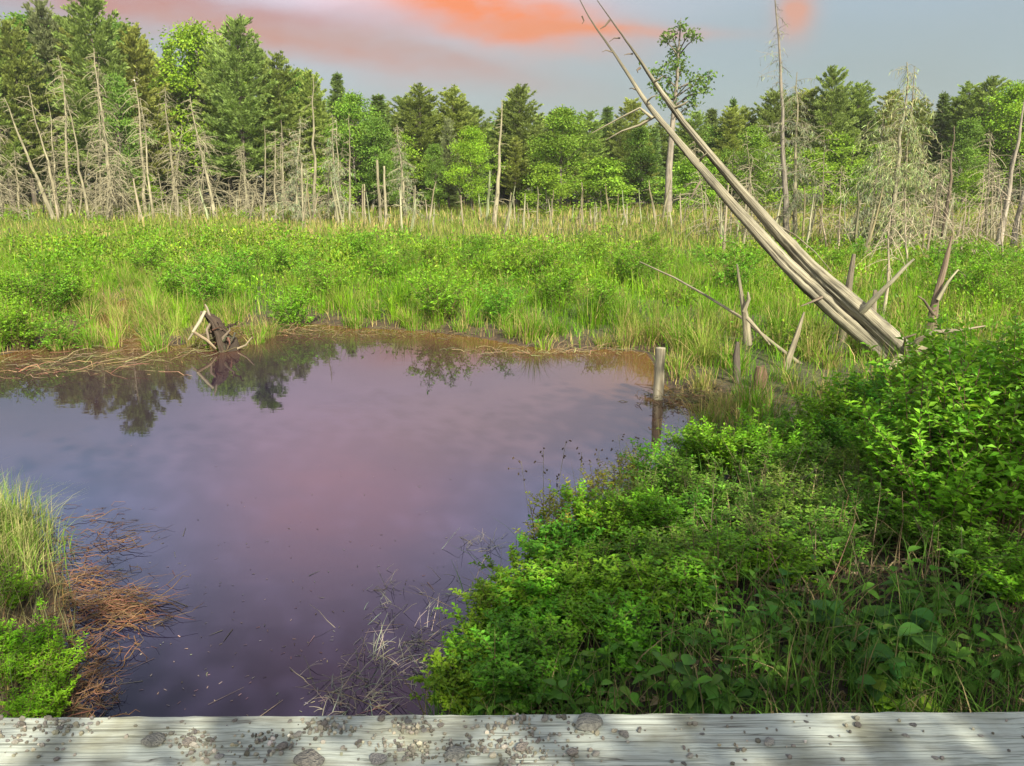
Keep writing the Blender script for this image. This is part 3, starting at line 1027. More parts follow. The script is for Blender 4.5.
# right side
snag_px(787, 774, -12, 31, 0.17, 'tallest thin snag at right whose twiggy tip leaves the frame', nbr=70, blen=1.2, droop=-0.3, seed=401, col=(0.21, 0.19, 0.16), lichen=12, thick=1.3, curve=0.012)
snag_px(793, 797, 72, 31.6, 0.13, 'lichen covered snag standing close beside the tallest thin one', nbr=90, blen=1.7, droop=-0.5, seed=402, col=GREY, lichen=30, thick=1.3)
snag_px(893, 907, 62, 27, 0.14, 'broad dead spruce draped in pale lichen', nbr=105, blen=2.3, droop=-0.75, seed=403, col=(0.27, 0.255, 0.18), lichen=30, thick=1.3, start=0.10, lcol=(0.27, 0.31, 0.14))
snag_px(899, 915, 66, 27.5, 0.10, 'thin second stem rising out of the lichen draped spruce', nbr=70, blen=1.4, droop=-0.6, seed=404, col=GREY, lichen=34, thick=1.2, lcol=(0.27, 0.31, 0.14))
snag_px(868, 884, 110, 27.5, 0.09, 'small leaning dead spruce left of the draped one', nbr=60, blen=1.3, droop=-0.7, seed=405, col=GREY, lichen=36, thick=1.2, lcol=(0.28, 0.31, 0.19))
snag_px(942, 954, 126, 26, 0.13, 'snag with a dark peeling foot right of the draped spruce', nbr=18, blen=0.8, droop=-0.4, seed=406, col=BROWN, thick=1.2)
snag_px(999, 1026, 92, 26, 0.16, 'thick grey snag leaning right at the right edge', nbr=14, blen=0.9, droop=-0.3, seed=407, col=(0.28, 0.25, 0.21), thick=1.2)
snag_px(1012, 1040, 110, 28, 0.14, 'second snag leaning right behind the thick one at the edge', nbr=20, blen=0.9, droop=-0.3, seed=408, col=(0.28, 0.25, 0.21), thick=1.2)
snag_px(985, 992, 132, 33, 0.09, 'thin straight snag left of the edge pair', nbr=12, blen=0.6, droop=-0.3, seed=409, col=GREY, thick=1.4)
snag_px(884, 893, 205, 14.5, 0.05, 'spindly dead sapling with drooping twigs behind the forked limb', nbr=26, blen=0.75, droop=-0.9, seed=410, col=(0.38, 0.33, 0.25), start=0.45)
snag_px(1045, 1075, 60, 27, 0.14, 'dead spruce just outside the right edge of the photo', nbr=60, blen=1.5, droop=-0.6, seed=411, col=GREY, lichen=30)
# the low twiggy dead trees that make a grey band in front of the forest
hr = np.random.default_rng(55)
for i in range(34):
    px = hr.uniform(-20, 345) if i < 20 else hr.uniform(860, 1040) if i < 29 else hr.uniform(560, 860)
    D_ = hr.uniform(38, 45) if i < 20 else hr.uniform(28, 36)
    wh = 'among the tall snags at left' if i < 20 else 'in the far right marsh' if i < 29 else 'at the foot of the far trees right of centre'
    snag_px(px, px + hr.normal(0, 7), hr.uniform(118, 172), D_, hr.uniform(.05, .085), f'low twiggy grey dead tree {wh}', f'low twiggy dead trees {wh}', nbr=int(hr.uniform(40, 75)), blen=1.3, droop=-.55, seed=600 + i, col=GREY, thick=2.2, start=.08)
# twiggy dead saplings that bow over in the right marsh
for i, (bx, tx, ty, D_) in enumerate(((925, 940, 170, 24), (972, 985, 165, 25), (1005, 1000, 170, 23), (838, 842, 165, 27), (908, 905, 188, 22), (960, 966, 190, 22))):
    snag_px(bx, tx, ty, D_, 0.05, 'twiggy bowed dead sapling in the brown right marsh', 'bowed dead saplings in the right marsh', nbr=34, blen=1.3, droop=-0.95, seed=420 + i, col=(0.34, 0.29, 0.22), thick=1.2, start=0.3)

# the many thin sticks standing along the forest edge
stick_m = []
for i in range(6):
    r = np.random.default_rng(500 + i)
    b = MB()
    h = 1.0
    s = np.linspace(0, 1, 6)
    pts = np.stack([np.cumsum(r.normal(0, 0.012, 6)), np.cumsum(r.normal(0, 0.012, 6)), s], -1)
    tube(b, pts, 0.032 * (1 - s * 0.7), vary(GREY, 1, 0.15, r)[0], 5)
    for k in range(4):
        p = pts[r.integers(1, 5)]
        a = r.random() * 6.28
        tube(b, limb(p, np.array([math.cos(a), math.sin(a), 0.3]), r.uniform(0.06, 0.22), 3, -0.3, 0.1, r), [0.010, 0.008, 0.004], GREY, 3, cap=False)
    stick_m.append(b.mesh('dead_sapling', M_DEAD))
ns = 0


def region(px):
    return ('below the tall pines at left' if px < 300 else 'along the middle of the forest edge' if px < 520 else
            'left of the two leaning trunks' if px < 720 else 'around the tall thin snags' if px < 860 else 'in the right marsh')


for (x0, x1, n, hmin, hmax, d0, d1) in ((-20, 300, 44, 0.8, 2.4, 38, 44), (300, 520, 46, 0.6, 2.6, 34, 42), (520, 720, 44, 0.6, 2.2, 33, 42), (720, 860, 30, 0.8, 2.5, 26, 38), (860, 1060, 46, 0.8, 2.6, 24, 36)):
    for k in range(n):
        px = random.uniform(x0, x1)
        D = random.uniform(d0, d1)
        x = xat(px, D)
        o = bpy.data.objects.new('dead_sapling', stick_m[ns % 6]); ns += 1
        C.objects.link(o)
        h = hmin + (hmax - hmin) * random.random() ** 1.8
        rr = random.uniform(0.8, 1.5) * (0.9 + 0.4 * h)
        o.location = (x, D, float(land_z(x, D)) - 0.05)
        o.scale = (rr, rr, h)
        o.rotation_euler = (random.gauss(0, 0.09), random.gauss(0, 0.12), random.random() * 6.28)
        tag(o, f'thin grey dead stick standing {region(px)}', 'dead sapling', f'dead sticks {region(px)}')

# ------------------------------------------------------------------ the two big leaning trunks
def lean_trunk(ctrl, D0, D1, rad, label, seed, lim, cracks):
    r = np.random.default_rng(seed)
    n = 70
    c = np.array(ctrl, float)
    s = np.linspace(0, 1, n)
    cs = np.concatenate([[0], np.cumsum(np.hypot(*np.diff(c, axis=0).T))]); cs /= cs[-1]
    px = np.interp(s, cs, c[:, 0]); py = np.interp(s, cs, c[:, 1])
    for _ in range(2):
        px[1:-1] = (px[:-2] + 2 * px[1:-1] + px[2:]) / 4; py[1:-1] = (py[:-2] + 2 * py[1:-1] + py[2:]) / 4
    Ds = D0 + (D1 - D0) * s
    W = np.array([np.array(at(a, b, d)) for a, b, d in zip(px, py, Ds)])
    W[3:-3] += r.normal(0, 0.0012, (n - 6, 3))
    base = W[0].copy()
    W = W - base
    rads = np.interp(s, *rad) * (0.80 + 0.12 * (s > 0.7))
    root = empty('leaning_dead_tree', base)
    sides = 40
    tan = nrm(np.gradient(W, axis=0))
    a = nrm(np.cross(tan, np.array([0, 1.0, 0]))); b = np.cross(tan, a)
    th = np.arange(sides) / sides * 2 * np.pi
    ln = np.concatenate([[0], np.cumsum(np.linalg.norm(np.diff(W, axis=0), axis=1))])
    rr = rads[:, None] * np.ones(sides)
    # long flutes that twist slowly along the grain, and open cracks
    ph = r.random(5) * 6.28
    for k, (mm, am) in enumerate(((2, .07), (3, .05), (5, .015), (7, .01))):
        rr *= 1 + am * np.sin(mm * th[None] + ph[k] + 0.07 * ln[:, None] * (1 if k % 2 else -1))
    col = np.ones((n, sides, 3)) * np.array((0.265, 0.248, 0.188)) * (1 - 0.6 * sstep(0.78, 0.92, s))[:, None, None]
    for (ang, s0, s1, depth) in cracks:
        m = np.clip(np.sin((s - s0) / (s1 - s0) * math.pi), 0, 1) * ((s >= s0) & (s < s1))
        wa = ang + 0.10 * np.sin(s * 6 + ang * 5) + 0.03 * r.standard_normal(n)
        da = (th[None] - wa[:, None] + np.pi) % (2 * np.pi) - np.pi
        rr *= 1 - depth * np.sqrt(m)[:, None] * np.exp(-(da / 0.10) ** 2)
    # scraps of dark bark still clinging to the underside
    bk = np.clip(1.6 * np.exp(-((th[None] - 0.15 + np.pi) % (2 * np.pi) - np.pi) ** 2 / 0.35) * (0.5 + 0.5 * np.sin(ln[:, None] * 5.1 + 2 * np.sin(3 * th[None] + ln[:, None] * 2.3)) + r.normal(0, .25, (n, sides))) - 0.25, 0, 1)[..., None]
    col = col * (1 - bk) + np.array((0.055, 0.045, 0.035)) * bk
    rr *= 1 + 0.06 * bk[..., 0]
    rr *= 1 + 0.018 * r.standard_normal((n, sides))
    for _k in range(14):
        ks, ka = r.uniform(.03, .75), r.random() * 6.28
        dk = ((th[None] - ka + np.pi) % (2 * np.pi) - np.pi)
        bump_ = np.exp(-((s[:, None] - ks) / .009) ** 2 - (dk / .28) ** 2)
        rr *= 1 + .22 * bump_
        col = col * (1 - .6 * bump_[..., None])
    tb = MB()
    v = W[:, None] + rr[..., None] * (np.cos(th)[None, :, None] * a[:, None] + np.sin(th)[None, :, None] * b[:, None])
    t = np.stack([np.broadcast_to(np.cos(th) * 0.16, (n, sides)), np.broadcast_to(np.sin(th) * 0.16, (n, sides)), np.broadcast_to(ln[:, None], (n, sides))], -1)
    i = np.arange(n - 1)[:, None] * sides; j = np.arange(sides)[None]; k = (j + 1) % sides
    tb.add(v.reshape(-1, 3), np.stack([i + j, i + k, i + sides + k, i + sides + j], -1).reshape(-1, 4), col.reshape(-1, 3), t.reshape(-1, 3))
    tb.add(np.concatenate([v[0], W[0][None]]), np.stack([np.arange(sides), (np.arange(sides) + 1) % sides, np.full(sides, sides)], -1)[:, ::-1], (0.3, 0.26, 0.2), np.concatenate([t[0], t[0][:1]]))
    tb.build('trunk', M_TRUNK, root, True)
    for (p, cw_, r0, cc) in lim:
        q = np.array([np.array(at(*z)) for z in p]) - base
        lb = MB()
        m = len(q)
        tube(lb, q, np.linspace(r0, r0 * 0.3, m), cc, 6, lump=0.06, r=r)
        lb.build('branch', M_DEAD, root, True)
    tag(root, label, 'dead tree')
    return root


DK = (0.16, 0.13, 0.10)
LG = (0.235, 0.215, 0.155)
lowA = [(902, 366), (887, 354), (837, 312), (787, 265), (737, 210), (687, 152), (647, 104), (628, 74), (612, 50), (598, 31), (588, 16), (579, -2)]
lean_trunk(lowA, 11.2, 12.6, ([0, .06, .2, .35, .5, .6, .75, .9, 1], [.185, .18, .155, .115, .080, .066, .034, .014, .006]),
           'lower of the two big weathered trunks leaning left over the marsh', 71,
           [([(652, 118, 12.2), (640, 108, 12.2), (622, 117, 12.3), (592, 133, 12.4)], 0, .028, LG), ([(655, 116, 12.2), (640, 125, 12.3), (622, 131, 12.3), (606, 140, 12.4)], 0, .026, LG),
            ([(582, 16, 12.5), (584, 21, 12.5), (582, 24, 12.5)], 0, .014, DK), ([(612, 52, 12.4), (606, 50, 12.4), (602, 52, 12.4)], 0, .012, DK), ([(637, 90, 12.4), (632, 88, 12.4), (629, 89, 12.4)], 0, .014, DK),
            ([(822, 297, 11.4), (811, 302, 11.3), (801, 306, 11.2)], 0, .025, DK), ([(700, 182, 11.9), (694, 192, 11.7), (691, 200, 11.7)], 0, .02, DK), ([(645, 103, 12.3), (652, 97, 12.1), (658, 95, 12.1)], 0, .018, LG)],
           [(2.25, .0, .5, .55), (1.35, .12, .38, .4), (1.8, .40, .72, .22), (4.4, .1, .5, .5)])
upB = [(922, 367), (907, 354), (862, 312), (812, 269), (772, 226), (737, 186), (687, 127), (657, 86), (640, 60), (627, 42), (612, 21), (597, 0)]
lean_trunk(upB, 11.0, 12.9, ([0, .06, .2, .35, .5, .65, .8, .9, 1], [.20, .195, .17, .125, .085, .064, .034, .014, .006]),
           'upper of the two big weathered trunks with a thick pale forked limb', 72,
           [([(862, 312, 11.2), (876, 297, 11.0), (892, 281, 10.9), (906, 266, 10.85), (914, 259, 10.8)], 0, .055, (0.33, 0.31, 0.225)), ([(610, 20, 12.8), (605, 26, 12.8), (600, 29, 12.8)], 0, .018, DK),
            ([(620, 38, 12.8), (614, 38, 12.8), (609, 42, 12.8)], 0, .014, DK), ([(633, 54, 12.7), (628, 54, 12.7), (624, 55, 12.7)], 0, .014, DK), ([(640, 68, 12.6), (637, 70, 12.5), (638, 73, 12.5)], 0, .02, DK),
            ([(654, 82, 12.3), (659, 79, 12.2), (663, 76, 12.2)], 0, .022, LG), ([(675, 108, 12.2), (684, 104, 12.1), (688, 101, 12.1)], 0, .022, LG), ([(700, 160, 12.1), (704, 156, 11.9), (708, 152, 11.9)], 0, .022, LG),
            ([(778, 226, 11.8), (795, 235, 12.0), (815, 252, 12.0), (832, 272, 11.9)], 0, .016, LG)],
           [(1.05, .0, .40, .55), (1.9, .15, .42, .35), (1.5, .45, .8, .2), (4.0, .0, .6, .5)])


def sticks_thing(name, paths, label, cat, mat=M_DEAD, parts=None, lump=0.12, sides=8):
    """a snag or branch built from several limbs: first limb is the body, the rest are children"""
    W = [np.array([np.array(at(*p)) for p in pp]) for pp, _, _ in paths]
    base = W[0][0].copy()
    b = MB(); tube(b, W[0] - base, paths[0][1], paths[0][2], sides, lump=lump)
    if len(paths) == 1:
        o = b.build(name, mat, None, True); o.location = base
    else:
        o = empty(name, base)
        b.build((parts or 'trunk'), mat, o, True)
        for w_, (pp, rr, cc) in zip(W[1:], paths[1:]):
            b2 = MB(); tube(b2, w_ - base, rr, cc, 6, lump=lump)
            b2.build('branch', mat, o, True)
    tag(o, label, cat)
    return o


PL = (0.25, 0.222, 0.16)
# root plate at the foot of the trunks
sticks_thing('tree_roots', [([(908, 352, 10.9), (922, 350, 10.8), (945, 352, 10.7), (960, 360, 10.6)], [.14, .10, .06, .02], PL), ([(912, 350, 10.8), (918, 340, 10.7), (935, 332, 10.6), (962, 330, 10.7), (985, 326, 10.8)], [.05, .035, .03, .02, .01], PL),
                            ([(900, 358, 10.8), (888, 368, 10.6), (870, 372, 10.5), (838, 388, 10.4)], [.07, .05, .04, .02], PL), ([(905, 346, 10.8), (905, 338, 10.7), (916, 334, 10.7)], [.03, .02, .008], DK)],
             'torn pale roots spreading from the foot of the leaning trunks', 'roots', parts='root_mass')
sticks_thing('fallen_branch', [([(640, 262, 15.2), (675, 278, 14.2), (705, 295, 13.2), (742, 318, 12.2), (775, 345, 11.6), (815, 375, 11.0)], [.012, .018, .02, .024, .028, .03], PL)], 'long thin pale branch slanting down through the reeds', 'branch', lump=.05)
sticks_thing('broken_snag', [([(748, 345, 11.9), (746, 322, 11.9), (744, 308, 11.9), (741, 292, 11.9), (737, 264, 11.9)], [.06, .055, .04, .025, .012], LG), ([(744, 312, 11.8), (749, 299, 11.8), (748, 292, 11.8)], [.04, .035, .015], LG), ([(747, 318, 11.7), (758, 330, 11.6), (770, 345, 11.5)], [.03, .02, .01], PL)],
             'pale splintered snag with a thin upright spike left of the trunks', 'dead tree')
sticks_thing('leaning_stub', [([(780, 385, 10.8), (788, 360, 10.8), (797, 335, 10.9), (804, 312, 10.9)], [.04, .042, .035, .012], PL)], 'pale broken stub leaning right in the reeds under the trunks', 'dead tree')
sticks_thing('old_stump', [([(760, 400, 10.0), (760, 388, 10.0), (761, 376, 10.0), (761, 366, 10.0)], [.10, .09, .085, .06], (0.15, 0.10, 0.065))], 'short dark brown broken stump at the right pond edge', 'stump', lump=.25)
sticks_thing('old_stump', [([(737, 392, 10.2), (738, 375, 10.2), (737, 355, 10.2), (738, 342, 10.2)], [.05, .045, .04, .02], (0.11, 0.095, 0.08))], 'thin dark rotten post left of the brown stump', 'stump', lump=.2)
sticks_thing('dark_snag', [([(838, 370, 12.8), (843, 330, 12.8), (848, 290, 12.8), (854, 254, 12.8)], [.085, .075, .06, .03], (0.19, 0.165, 0.125)), ([(846, 300, 12.7), (838, 295, 12.6), (832, 296, 12.6)], [.025, .02, .01], DK)], 'dark rotten snag standing behind the leaning trunks', 'dead tree', lump=.16)
sticks_thing('dark_snag', [([(868, 370, 12.4), (872, 330, 12.4), (875, 290, 12.4)], [.075, .06, .03], (0.20, 0.175, 0.135))], 'second dark snag behind the forked limb', 'dead tree', lump=.16)
sticks_thing('dark_snag', [([(930, 340, 12.6), (936, 300, 12.7), (945, 265, 12.8), (952, 236, 12.9)], [.10, .055, .04, .015], (0.17, 0.13, 0.095)), ([(938, 300, 12.6), (948, 282, 12.6), (958, 270, 12.6), (966, 276, 12.6)], [.03, .02, .014, .008], GREY), ([(934, 315, 12.5), (924, 300, 12.5), (918, 296, 12.5)], [.02, .015, .008], DK)],
             'dark leaning snag with crumbling brown foot right of the trunks', 'dead tree', lump=.2)
sticks_thing('broken_snag', [([(178, 216, 26), (178, 205, 26), (177, 190, 26)], [.05, .04, .02], GREY)], 'tiny stick alone in the left grass', 'dead sapling')

# post in the pond
pb = gnd(658, 399)
pt = at(660.5, 348, pb.y)
b = MB()
hh = pt.z
s = np.linspace(-0.7, hh, 12)
tube(b, np.stack([(pt.x - pb.x) * s / hh, 0 * s, s], -1), 0.064 + 0.004 * np.sin(s * 9), (0.33, 0.30, 0.225), 14, lump=0.05)
post = b.build('wooden_post', M_DEAD, None, True)
post.location = pb
tag(post, 'grey wooden post standing upright in the pond', 'post')

# root snag standing in the water at the left
rb = gnd(225, 350)
rs = empty('root_snag', rb)
r_ = np.random.default_rng(81)
Y0 = rb.y


def rp(px, py, dy=0.0):
    return np.array(at(px, py, Y0 + dy)) - np.array(rb)


b = MB()
tube(b, [rp(226, 356), rp(224, 345), rp(219, 334), rp(213, 322), rp(206, 314)], [.20, .22, .17, .12, .06], (0.065, 0.048, 0.036), 10, lump=.4, r=r_)
tube(b, [rp(232, 356), rp(233, 346), rp(234, 337)], [.10, .09, .03], (0.05, 0.038, 0.03), 8, lump=.35, r=r_)
b.build('stump', M_DEAD, rs, True)
for p, rr, cc in (([rp(205, 311), rp(200, 321, -.1), rp(193, 332, -.15)], [.025, .034, .03], (0.30, 0.27, 0.2)), ([rp(194, 332, -.15), rp(207, 340, -.2), rp(216, 349, -.2)], [.024, .026, .02], (0.22, 0.175, 0.12)),
                  ([rp(193, 333, -.15), rp(188, 340, -.2)], [.02, .01], PL), ([rp(212, 322), rp(207, 330, -.1), rp(209, 342, -.15)], [.025, .025, .02], DK), ([rp(206, 314), rp(201, 312), rp(200, 318)], [.03, .02, .01], DK),
                  ([rp(234, 350), rp(246, 345, -.1), rp(252, 337, -.1)], [.02, .015, .008], (0.3, 0.25, 0.18)), ([rp(210, 318), rp(207, 308), rp(205, 304)], [.03, .02, .008], (0.3, 0.26, 0.2)), ([rp(222, 340, -.1), rp(230, 330, -.1), rp(228, 324, -.1)], [.03, .02, .01], DK)):
    b = MB(); tube(b, p, rr, cc, 6, lump=.12, r=r_)
    b.build('root', M_DEAD, rs, True)
for k in range(34):
    p0 = rp(r_.uniform(208, 236), r_.uniform(322, 352), r_.normal(0, .08))
    b = MB(); tube(b, limb(p0, nrm(np.array([[r_.normal(.2, .8), r_.normal(0, .5), r_.normal(.0, .7)]]))[0], r_.uniform(.12, .4), 5, -.3, .3, r_), np.linspace(r_.uniform(.014, .03), .004, 5), vary((0.085, 0.062, 0.045), 1, .4, r_)[0], 5, lump=.2, r=r_)
    b.build('root', M_DEAD, rs, True)
tag(rs, 'dark upturned root snag with pale broken limbs in the pond', 'stump')

# ------------------------------------------------------------------ marsh plants
def scatter(n, x0, x1, y0, y1, r, view=True, mar=1.12):
    x = r.uniform(x0, x1, n); y = r.uniform(y0, y1, n)
    if view:
        k = np.abs(x) < (y * CP + 1.5) * 0.665 * mar + 1
        x, y = x[k], y[k]
    return x, y


CLEAR = [(xat(a, b, .2), b) for a, b in ((761, 10.0), (737, 10.2), (741, 11.9), (788, 10.8), (843, 12.8))]


def clear_of(x, y):
    k = np.ones(np.shape(x), bool)
    for cx, cy in CLEAR:
        k &= ~((np.abs(x - cx) < .24) & (y > cy - 1.3) & (y < cy + .05))
    return k


GREEN, LIME, OLIVE, STRAW, RUST = (np.array(c) for c in ((0.110, 0.250, 0.012), (0.158, 0.305, 0.012), (0.170, 0.220, 0.038), (0.40, 0.32, 0.13), (0.20, 0.105, 0.035)))
mb = MB()
r = np.random.default_rng(90)
for (y0, y1, n, hh, ww_, seg) in ((7.6, 11, 30000, 0.42, 0.010, 3), (11, 17, 64000, 0.50, 0.012, 3), (17, 26, 80000, 0.52, 0.020, 2), (26, 38, 62000, 0.52, 0.030, 2), (38, 56, 45000, 0.50, 0.045, 2)):
    x, y = scatter(n, -46, 46, y0, y1, r)
    sd = pool_sd(x, y)
    pn = fbm(x, y, 11, 0.55); fn = fbm(x, y, 12, 1.9)
    keep = (sd > 0.03) & (clear_of(x, y) | (r.random(len(x)) < .15)) & ((fn > -0.9) | (r.random(len(x)) < 0.4))
    x, y, sd, pn, fn = x[keep], y[keep], sd[keep], pn[keep], fn[keep]
    m = len(x)
    ppx = 512 + F * x / (y * CP + 0.6)
    straw = sstep(1.1, 0.2, sd) * 0.34 + 0.04 + 0.12 * (fn > 0.8)
    straw = straw + sstep(19, 38, y) * (0.10 + 0.17 * sstep(380, 600, ppx)) * (1 + .5 * fbm(x, y, 16, .5)) + 0.12 * sstep(700, 800, ppx) * (y < 26) + 0.25 * (fbm(x, y, 14, 0.35) > 0.35) * sstep(16, 22, y)
    olive = sstep(18, 34, y) * 0.75 + 0.15
    k = r.random((m, 3))
    col = np.where((k[:, 0] < straw)[:, None], STRAW, np.where((k[:, 1] < olive)[:, None], OLIVE, np.where((pn + r.normal(0, .3, m) > 0.1)[:, None], LIME, GREEN)))
    col = col * np.exp(r.normal(0, 0.2, (m, 1)) + 0.12 * fn[:, None])
    h = hh * r.uniform(0.45, 1.25, m) * (1 + 0.28 * pn + 0.18 * fn) * (0.55 + 0.45 * sstep(0, 1.2, sd))
    blades(mb, np.stack([x, y, land_z(x, y) - 0.03], -1), np.maximum(h, 0.1), ww_ * r.uniform(.6, 1.3, m), np.abs(r.normal(0.28, 0.33, m)), r.random(m) * 6.28, col, seg)
# sedge tussocks fanning out along the water's edge and through the front of the marsh
n = 3000
x = r.uniform(-17, 13, n); y = r.uniform(8.3, 23, n)
sd = pool_sd(x, y)
shall = (x < -4.2) & (y > 12.6) & (sd < 0) & (sd > -1.6) & (r.random(n) < .4)
k = ((sd > -0.05) | shall) & (r.random(n) < np.where(sd < 1.2, 1.0, .34)) & ~((y < 8.8) & (x > 3)) & clear_of(x, y)
for a, b_, q_ in zip(x[k], y[k], sd[k]):
    m = int(r.uniform(50, 110))
    hh = r.uniform(.35, .85) * (1 if q_ > .35 else .75)
    ang = r.random(m) * 6.28
    ro = r.uniform(.02, .16, m)
    bs = np.stack([a + np.cos(ang) * ro, b_ + np.sin(ang) * ro, np.full(m, max(float(land_z(a, b_)), 0) - .03)], -1)
    kk = r.random(m)
    dry = r.uniform(.04, .32) + (.22 if q_ < .4 else 0) + (.3 * r.random() if a > 2.3 and b_ < 14 else 0)
    gcol_ = (GREEN, GREEN, LIME, OLIVE)[r.integers(0, 4)] * math.exp(r.normal(0, .16))
    col = np.where((kk < dry)[:, None], STRAW * .8, gcol_) * np.exp(r.normal(0, .16, (m, 1)))
    blades(mb, bs, hh * r.uniform(.5, 1.1, m), r.uniform(.007, .014, m), np.abs(r.normal(.42, .28, m)), ang + r.normal(0, .4, m), col, 3)
tag(mb.build('marsh_grass', M_GRASS), 'tall green and straw coloured sedge covering the marsh', 'grass', kind='stuff')

# leafy ground cover among the sedge
mb = MB()
r = np.random.default_rng(91)
for (y0, y1, n, per, lf) in ((11.5, 20, 2300, 46, 0.08), (20, 30, 2800, 40, 0.125), (30, 42, 900, 24, 0.14)):
    x, y = scatter(n, -40, 40, y0, y1, r)
    sd = pool_sd(x, y); pn = fbm(x, y, 21, 0.5)
    ppx = 512 + F * x / (y * CP + 0.6)
    k = (sd > 0.7) & (fbm(x, y, 23, 1.6) > -.35) & (pn > -0.3 + 0.5 * sstep(25, 33, y) * sstep(250, 500, ppx) + 0.35 * sstep(24, 36, y) + 0.3 * ((y < 16) & (ppx > 640) & (ppx < 900)))
    x, y = x[k], y[k]
    z = land_z(x, y)
    hgt = r.uniform(0.3, 0.6, len(x)) * (1 + 0.55 * np.clip(fbm(x, y, 22, 0.9), -.8, 1.2))
    for a, bq, zz, hq in zip(x, y, z, hgt):
        c = np.array([a, bq, zz + hq * 0.62])
        qn = r.normal(0, 1, (per, 3)) * np.array([0.24, 0.24, hq * 0.32])
        leaves(mb, c + qn, qn * 2 + r.normal(0, .5, (per, 3)) + np.array([0, 0, .3]), r.uniform(.7, 1.3, per) * lf, lf * 0.55, vary(np.array(((0.145, 0.295, 0.014), (0.11, 0.25, 0.016), (0.175, 0.275, 0.022))[r.integers(0, 3)]) * math.exp(r.normal(0, .25)), per, .18, r), .2, r=r)
tag(mb.build('leafy_ground_cover', M_SHRUB), 'bright green low leafy cover mixed through the marsh sedge', 'ground cover', kind='stuff')


def make_shrub(h, spread, nst, leaf, seed, col, per=26, aspect=0.42, low=0.3, name='leafy_shrub', stemcol=(0.13, 0.085, 0.055), dead=0, rnd=0.16):
    r = np.random.default_rng(seed)
    sb, fb = MB(), MB()
    P, D, L, K = [], [], [], []
    for k in range(nst):
        a = r.random() * 6.28
        rr = math.sqrt(r.random())
        b0 = np.array([math.cos(a), math.sin(a), 0]) * rr * spread * 0.35
        tipv = np.array([math.cos(a) * spread * rr, math.sin(a) * spread * rr, h * r.uniform(0.62, 1.05) * (1 - 0.22 * rr)])
        n = 7
        s = np.linspace(0, 1, n)[:, None]
        p = b0 + (tipv - b0) * s
        p[:, :2] -= (tipv - b0)[None, :2] * 0.25 * np.sin(s * math.pi)
        p[1:] += np.cumsum(r.normal(0, 0.012 * h, (n - 1, 3)), 0)
        tube(sb, p, np.linspace(0.0055, 0.0018, n), np.array(stemcol) * r.uniform(0.7, 1.5), 3, cap=False)
        segs = [(p, low, per)]
        for j in range(4):
            i0 = r.integers(2, n - 1)
            aa = r.random() * 6.28
            d = nrm(np.array([[math.cos(aa), math.sin(aa), r.uniform(0.4, 1.3)]]))[0]
            q_ = limb(p[i0], d, h * r.uniform(0.12, 0.3), 4, 0.0, 0.06, r)
            tube(sb, q_, np.linspace(0.003, 0.0012, 4), np.array(stemcol) * r.uniform(0.8, 1.4), 3, cap=False)
            segs.append((q_, 0.2, int(per * 0.55)))
        stc = np.array(col) * math.exp(r.normal(0, rnd))
        for (q_, lo, m) in segs:
            n2 = len(q_)
            ss = lo + (1 - lo) * np.linspace(0, 1, m) ** 0.8
            ix = np.clip(ss * (n2 - 1), 0, n2 - 1.001); i0 = ix.astype(int)
            c = q_[i0] + (q_[i0 + 1] - q_[i0]) * (ix - i0)[:, None]
            t = nrm(q_[i0 + 1] - q_[i0])
            az = np.arange(m) * 2.4 + r.random() * 6
            d = np.stack([np.cos(az), np.sin(az), 0 * az], -1) * 0.95 + t * 0.55 + r.normal(0, .2, (m, 3))
            P.append(c); D.append(d)
            L.append(leaf * r.uniform(0.6, 1.25, m) * (1.0 - 0.25 * ss))
            young = np.clip(ss - 0.75, 0, 1)[:, None] * np.array((0.16, 0.22, 0.0))
            K.append(vary(stc, m, 0.13, r) + young * r.random((m, 1)) * 0.6)
    ln = np.concatenate(L)
    leaves(fb, np.concatenate(P), np.concatenate(D), ln, ln * aspect * r.uniform(.8, 1.2, len(ln)), np.concatenate(K), .18, r=r)
    root = empty(name)
    sb.build('stems', M_TWIG, root)
    fb.build('foliage', M_SHRUB, root)
    return root


def place(proto, used_, x, y, z, s, label, cat, group, rz=None, tilt=0.08):
    o = proto if proto.name not in used_ else copy_tree(proto)
    used_.add(proto.name)
    o.location = (x, y, z); o.scale = (s, s, s * random.uniform(.92, 1.08))
    o.rotation_euler = (random.gauss(0, tilt), random.gauss(0, tilt), random.random() * 6.28 if rz is None else rz)
    tag(o, label, cat, group)
    return o


